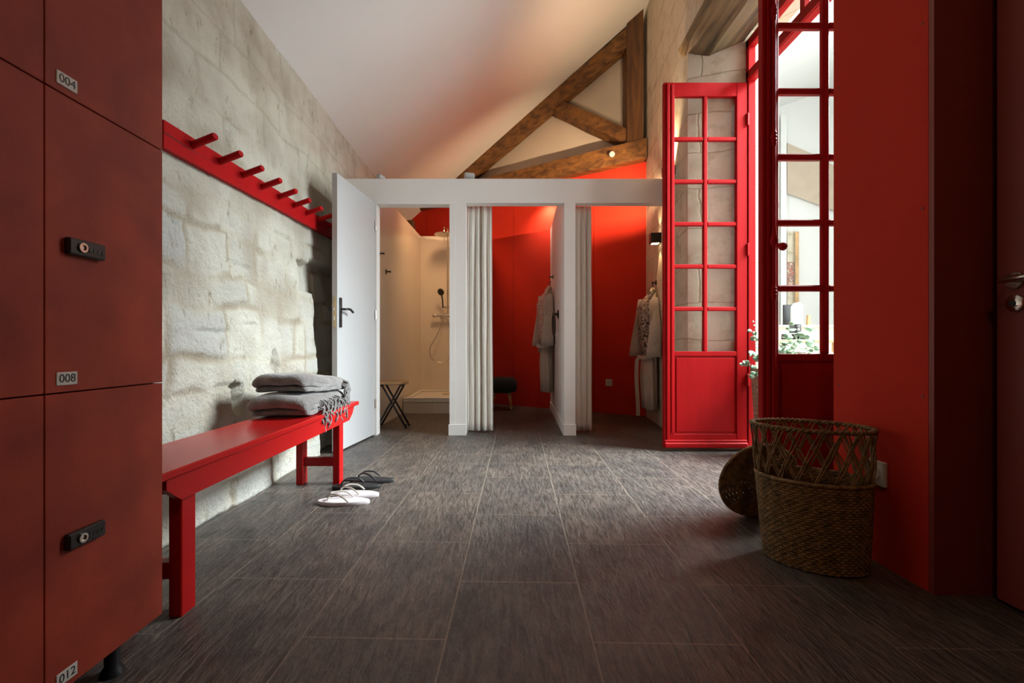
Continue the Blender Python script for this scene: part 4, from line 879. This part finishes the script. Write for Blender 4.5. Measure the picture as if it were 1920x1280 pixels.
# ------------------------------------------------------------------ towels on the bench
def towel(y0, y1, x0, x1, zb, lay, th, taper, rz, label, fr_range, seed):
    t = empty('towel', ((x0+x1)/2, (y0+y1)/2, zb), rz, label, 'towel', None)
    Lh, W = (y1-y0)/2, (x1-x0)
    path = []
    R = th/2
    for l in range(lay):
        z = R+l*th; a, b = (-Lh, Lh) if l % 2 == 0 else (Lh, -Lh)
        n = 14
        for i in range(n+1):
            path.append((a+(b-a)*i/n, z))
        if l < lay-1:
            s = 1 if l % 2 == 0 else -1
            for k in range(1, 6):
                an = -PI/2+PI*k/6; path.append((b+s*R*math.cos(an)*1.1, z+R+R*math.sin(an)))
    nx = 12; rings = []
    tot = lay*th
    for (y, z) in path:
        u = (y+Lh)/(2*Lh); zz = z*(1-taper*u); row = []
        for i in range(nx+1):
            s = i/nx; x = -W/2+W*s; e = min(s, 1-s)*2
            sag = 1-0.42*(1-min(1, e*2.6))**2
            yy = y+0.010*noise.noise(Vector((x*8, z*30, seed)))
            row.append((x+0.006*noise.noise(Vector((y*9, z*50, seed))), yy, zz*sag+(0.016*noise.noise(Vector((x*9, y*9, seed+5+z*8)))*min(1, z/0.015)+0.002)))
        rings.append(row)
    o = MB().loft(rings, closed=False, caps=False).build('cloth', M_towel, t, smooth=True)
    m = o.modifiers.new('s', 'SOLIDIFY'); m.thickness = th*0.86; m.offset = 0
    m = o.modifiers.new('b', 'SUBSURF'); m.levels = m.render_levels = 1
    if fr_range:
        mb = MB(); rf = random.Random(seed)
        n = 44
        for i in range(n):
            y = fr_range[0]+(fr_range[1]-fr_range[0])*i/(n-1)+rf.uniform(-0.006, 0.006)
            z0 = tot*(1-taper*((y+Lh)/(2*Lh)))*rf.uniform(0.3, 0.8); xe = W/2+0.004
            ln = rf.uniform(0.055, 0.105)*(1.5 if i == 5 else 1)
            zt = z0; pts = [(xe-0.02, y, zt)]
            for k in range(1, 8):
                pts.append((xe+0.016+0.008*math.sin(k*0.9+i), y+0.012*math.sin(k*1.3+i*2.1), zt-ln*1.25*(k/7)))
            mb.tube(pts, [0.004, 0.0045, 0.004, 0.004, 0.0035, 0.0042, 0.005, 0.0035], 6)
            mb.lathe([(0.001, -0.006), (0.0065, 0), (0.001, 0.006)], 8, Matrix.Translation(pts[-2]))
        mb.build('fringe', M_towel, t, smooth=True)
    return t
towel(2.20, 2.74, -1.235, -0.955, 0.461, 3, 0.036, 0.30, 0.02, 'grey fringed towel folded on the far end of the red bench, the lower one', (-0.13, 0.26), 4)
towel(2.24, 2.76, -1.225, -0.965, 0.560, 3, 0.031, 0.25, -0.03, 'grey towel folded on top of the other towel on the bench', (0.20, 0.255), 9)

bpy.data.objects['towel.001'].rotation_euler = (-0.050, 0, -0.03)
# ------------------------------------------------------------------ flip-flops
def flipflop(cx, cy, rz, L_, M_sole, M_strap, label, group, side):
    t = empty('flip_flop', (cx, cy, 0), rz, label, 'flip-flop', group)   # toe towards local -x
    out = []; n = 40
    for k in range(n):
        a = 2*PI*k/n; u = math.cos(a); wv = 0.047-0.007*u-0.006*math.cos(2*a)*(1 if True else 0)
        x = L_/2*u; y = wv*math.sin(a)*(1.0)
        arch = 0.008*side*math.exp(-((u-0.1)/0.35)**2)
        out.append((x, y+arch*(1 if math.sin(a)*side < 0 else 0.3)))
    rings = [[(x*0.985, y*0.96, 0.0) for x, y in out], [(x, y, 0.003) for x, y in out], [(x, y, 0.016) for x, y in out], [(x*0.985, y*0.96, 0.019) for x, y in out]]
    MB().loft(rings).build('sole', M_sole, t, angle=50)
    tp = Vector((-L_*0.30, -0.004*side, 0.018))
    mb = MB()
    for s in (-1, 1):
        P = [tp, tp+Vector((0.004, 0, 0.020)), tp+Vector((0.035, s*0.020, 0.036)), tp+Vector((0.080, s*0.038, 0.030)), tp+Vector((0.115, s*0.0425, 0.004))]
        mb.tube(catmull(P, 5), 0.0045, 8)
    mb.build('strap', M_strap, t, smooth=True); return t
flipflop(-0.818, 2.325, 0.03, 0.262, M_white_rubber, M_clear_strap, 'white flip-flop nearest the viewer, beside its pair on the slate floor', 'white flip-flops', 1)
flipflop(-0.800, 2.44, -0.03, 0.262, M_white_rubber, M_clear_strap, 'white flip-flop between its pair and the black pair', 'white flip-flops', -1)
flipflop(-0.835, 2.575, 0.10, 0.268, M_black_rubber, M_black_plastic, 'black flip-flop lying next to the white pair', 'black flip-flops', 1)
flipflop(-0.785, 2.70, -0.05, 0.268, M_black_rubber, M_black_plastic, 'black flip-flop beside the front bench leg, the farther one of its pair', 'black flip-flops', -1)

# ------------------------------------------------------------------ lockers
LX = -0.9; DW = 0.309; rows = [(0.097, 0.706), (0.706, 1.316), (1.316, 1.925)]
lk = empty('locker', (LX, 1.2, 0), 0, 'block of dark red numbered lockers at the left edge', 'lockers')
ncol = 3
MB().mm((-0.40, -DW*ncol, 0.097), (-0.024, 0, 1.925)).build('body', M_dark_red, lk)
M_gap = mat('locker_gap', (0.02, 0.008, 0.006), 0.8, noise_amt=0.1)
def text_mesh(txt, size, name, m, parent, loc, rot):
    cu = bpy.data.curves.new('txt', 'FONT'); cu.body = txt; cu.size = size; cu.align_x = 'CENTER'; cu.align_y = 'CENTER'; cu.extrude = 0.0003
    ob = bpy.data.objects.new('txt', cu); COL.objects.link(ob); dg = bpy.context.evaluated_depsgraph_get()
    me = bpy.data.meshes.new_from_object(ob.evaluated_get(dg)); bpy.data.objects.remove(ob)
    me.materials.clear(); me.materials.append(m); o2 = bpy.data.objects.new(name, me); COL.objects.link(o2); o2.parent = parent; o2.location = loc; o2.rotation_euler = rot
    return o2
for ci in range(ncol):
    yb = -DW*(ci+1); ya = -DW*ci
    for ri, (z0, z1) in enumerate(rows):
        d = MB().mm((-0.020, yb+0.0012, z0+0.0015), (0, ya-0.0012, z1-0.0015), bev=0.001).build('locker_door', M_locker, lk)
        ly = yb+0.080; lz = z0+0.302
        lo = MB().mm((0.0, ly-0.043, lz-0.017), (0.014, ly+0.043, lz+0.017), bev=0.003).build('lock', M_black_plastic, d)
        MB().lathe([(0.010, 0), (0.010, 0.004), (0.006, 0.004), (0.006, 0.001)], 20, Matrix.Translation((0.014, ly-0.015, lz)) @ Matrix.Rotation(PI/2, 4, 'Y')).build('key_cylinder', M_chrome, d, angle=40)
        dl = MB()
        for q in range(4): dl.lathe([(0.0045, 0), (0.0045, 0.002)], 12, Matrix.Translation((0.0135, ly+0.004+q*0.010, lz-0.002)) @ Matrix.Rotation(PI/2, 4, 'Y'))
        dl.build('code_dials', M_ink, d)
        num = ['%03d' % (4-ci), '%03d' % (8-ci), '%03d' % (12-ci)][2-ri]
        py, pz = yb+0.045, z0+0.029
        MB().mm((0.0, py-0.0225, pz-0.0135), (0.002, py+0.0225, pz+0.0135), bev=0.0008).build('number_plate', M_label, d)
        text_mesh(num, 0.024, 'number', M_ink, d, (0.0024, py, pz), (PI/2, 0, PI/2))
for yy in (-0.085, -0.6):
    for xx in (-0.06, -0.38): MB().lathe([(0.026, 0), (0.022, 0.012), (0.016, 0.02), (0.016, 0.097)], 20, Matrix.Translation((xx, yy, 0))).build('foot', M_black, lk, angle=40)

# ------------------------------------------------------------------ laundry basket and lid
bk = empty('laundry_basket', (1.165, 1.72, 0), 0, 'tall oval seagrass laundry basket with open lattice rim beside the red wall', 'basket')
phi = math.atan2(-0.48, 0.88)
def el(a, z, grow=0.0):
    s = z/0.5; A_ = 0.160+0.036*s+grow; B_ = 0.118+0.015*s+grow; cy = -0.022+0.04*s; cx = -0.008+0.012*s
    x, y = A_*math.cos(a), B_*math.sin(a)
    return Vector((cx+x*math.cos(phi)-y*math.sin(phi), cy+x*math.sin(phi)+y*math.cos(phi), z))
mb = MB(); nr_ = 34; NS = 56
for k in range(nr_):
    z = 0.010+k*(0.305-0.012)/(nr_-1)
    pts = [el(2*PI*i/(NS*3), z+0.002*noise.noise(Vector((i*0.3, k, 0))), 0.0032*math.cos(2*PI*i/4+PI*(k % 2))) for i in range(NS*3)]
    mb.tube(pts, 0.0052, 5, closed=True)
mb.build('woven_side', M_wicker, bk, smooth=True)
mb = MB(); mb.tube([el(2*PI*i/80, 0.310, 0.003) for i in range(80)], 0.007, 8, closed=True); mb.build('middle_band', M_wicker, bk, smooth=True)
mb = MB(); mb.loft([[el(2*PI*i/40, 0.005, -0.004) for i in range(40)], [el(2*PI*i/40, 0.011, -0.004) for i in range(40)]]).build('base', M_wicker, bk)
mb = MB()
for ph_ in (0, PI):
    mb.tube([el(2*PI*i/160, 0.498+0.004*math.sin(2*PI*i/5+ph_), 0.005*math.cos(2*PI*i/5+ph_)) for i in range(160)], 0.0058, 6, closed=True)
mb.build('rim', M_wicker, bk, smooth=True)
mb = MB(); nl = 20
for d_ in (1, -1):
    for j in range(nl):
        for tw in (-0.5, 0.5):
            a0 = 2*PI*(j+0.10*tw)/nl; pts = []
            for i in range(13):
                s = i/12; a = a0+d_*2*PI*1.35/nl*s*1.0; z = 0.312+0.182*s
                g = 0.0036*d_+0.002*math.cos(9*s+tw*PI*2); pts.append(el(a+0.022*tw*(1+0.9*math.cos(7*s+j)), z, g))
            mb.tube(pts, 0.0030, 5)
mb.build('lattice', M_wicker, bk, smooth=True)
# lid leaning behind it
ld = empty('basket_lid', (1.175, 2.105, 0.0), 0, 'round woven basket lid leaning behind the laundry basket', 'basket lid')
mb = MB(); tilt = math.radians(17)
def lp(x, z):  # lid plane, leaning towards the viewer
    zz = 0.19+z; return Vector((x, -math.sin(tilt)*zz+0.05, math.cos(tilt)*zz))
for k in range(1, 22):
    r = 0.0086*k
    pts = [lp((r+0.001*math.sin(14*a+k*PI))*math.cos(a)*0.95, r*math.sin(a))+Vector((0, 0.0028*math.cos(a*(6+k)+k*PI), 0)) for a in [2*PI*i/(24+4*k) for i in range(24+4*k)]]
    mb.tube(pts, 0.0048, 5, closed=True)
for j in range(20):
    a = 2*PI*j/20; mb.tube([lp(0.01*math.cos(a), 0.01*math.sin(a)), lp(0.17*math.cos(a), 0.18*math.sin(a))], 0.003, 5)
mb.build('woven_disc', M_wicker, ld, smooth=True)
mb = MB(); mb.tube([lp(0.176*math.cos(a), 0.184*math.sin(a)) for a in [2*PI*i/60 for i in range(60)]], 0.008, 7, closed=True); mb.build('edge', M_wicker, ld, smooth=True)
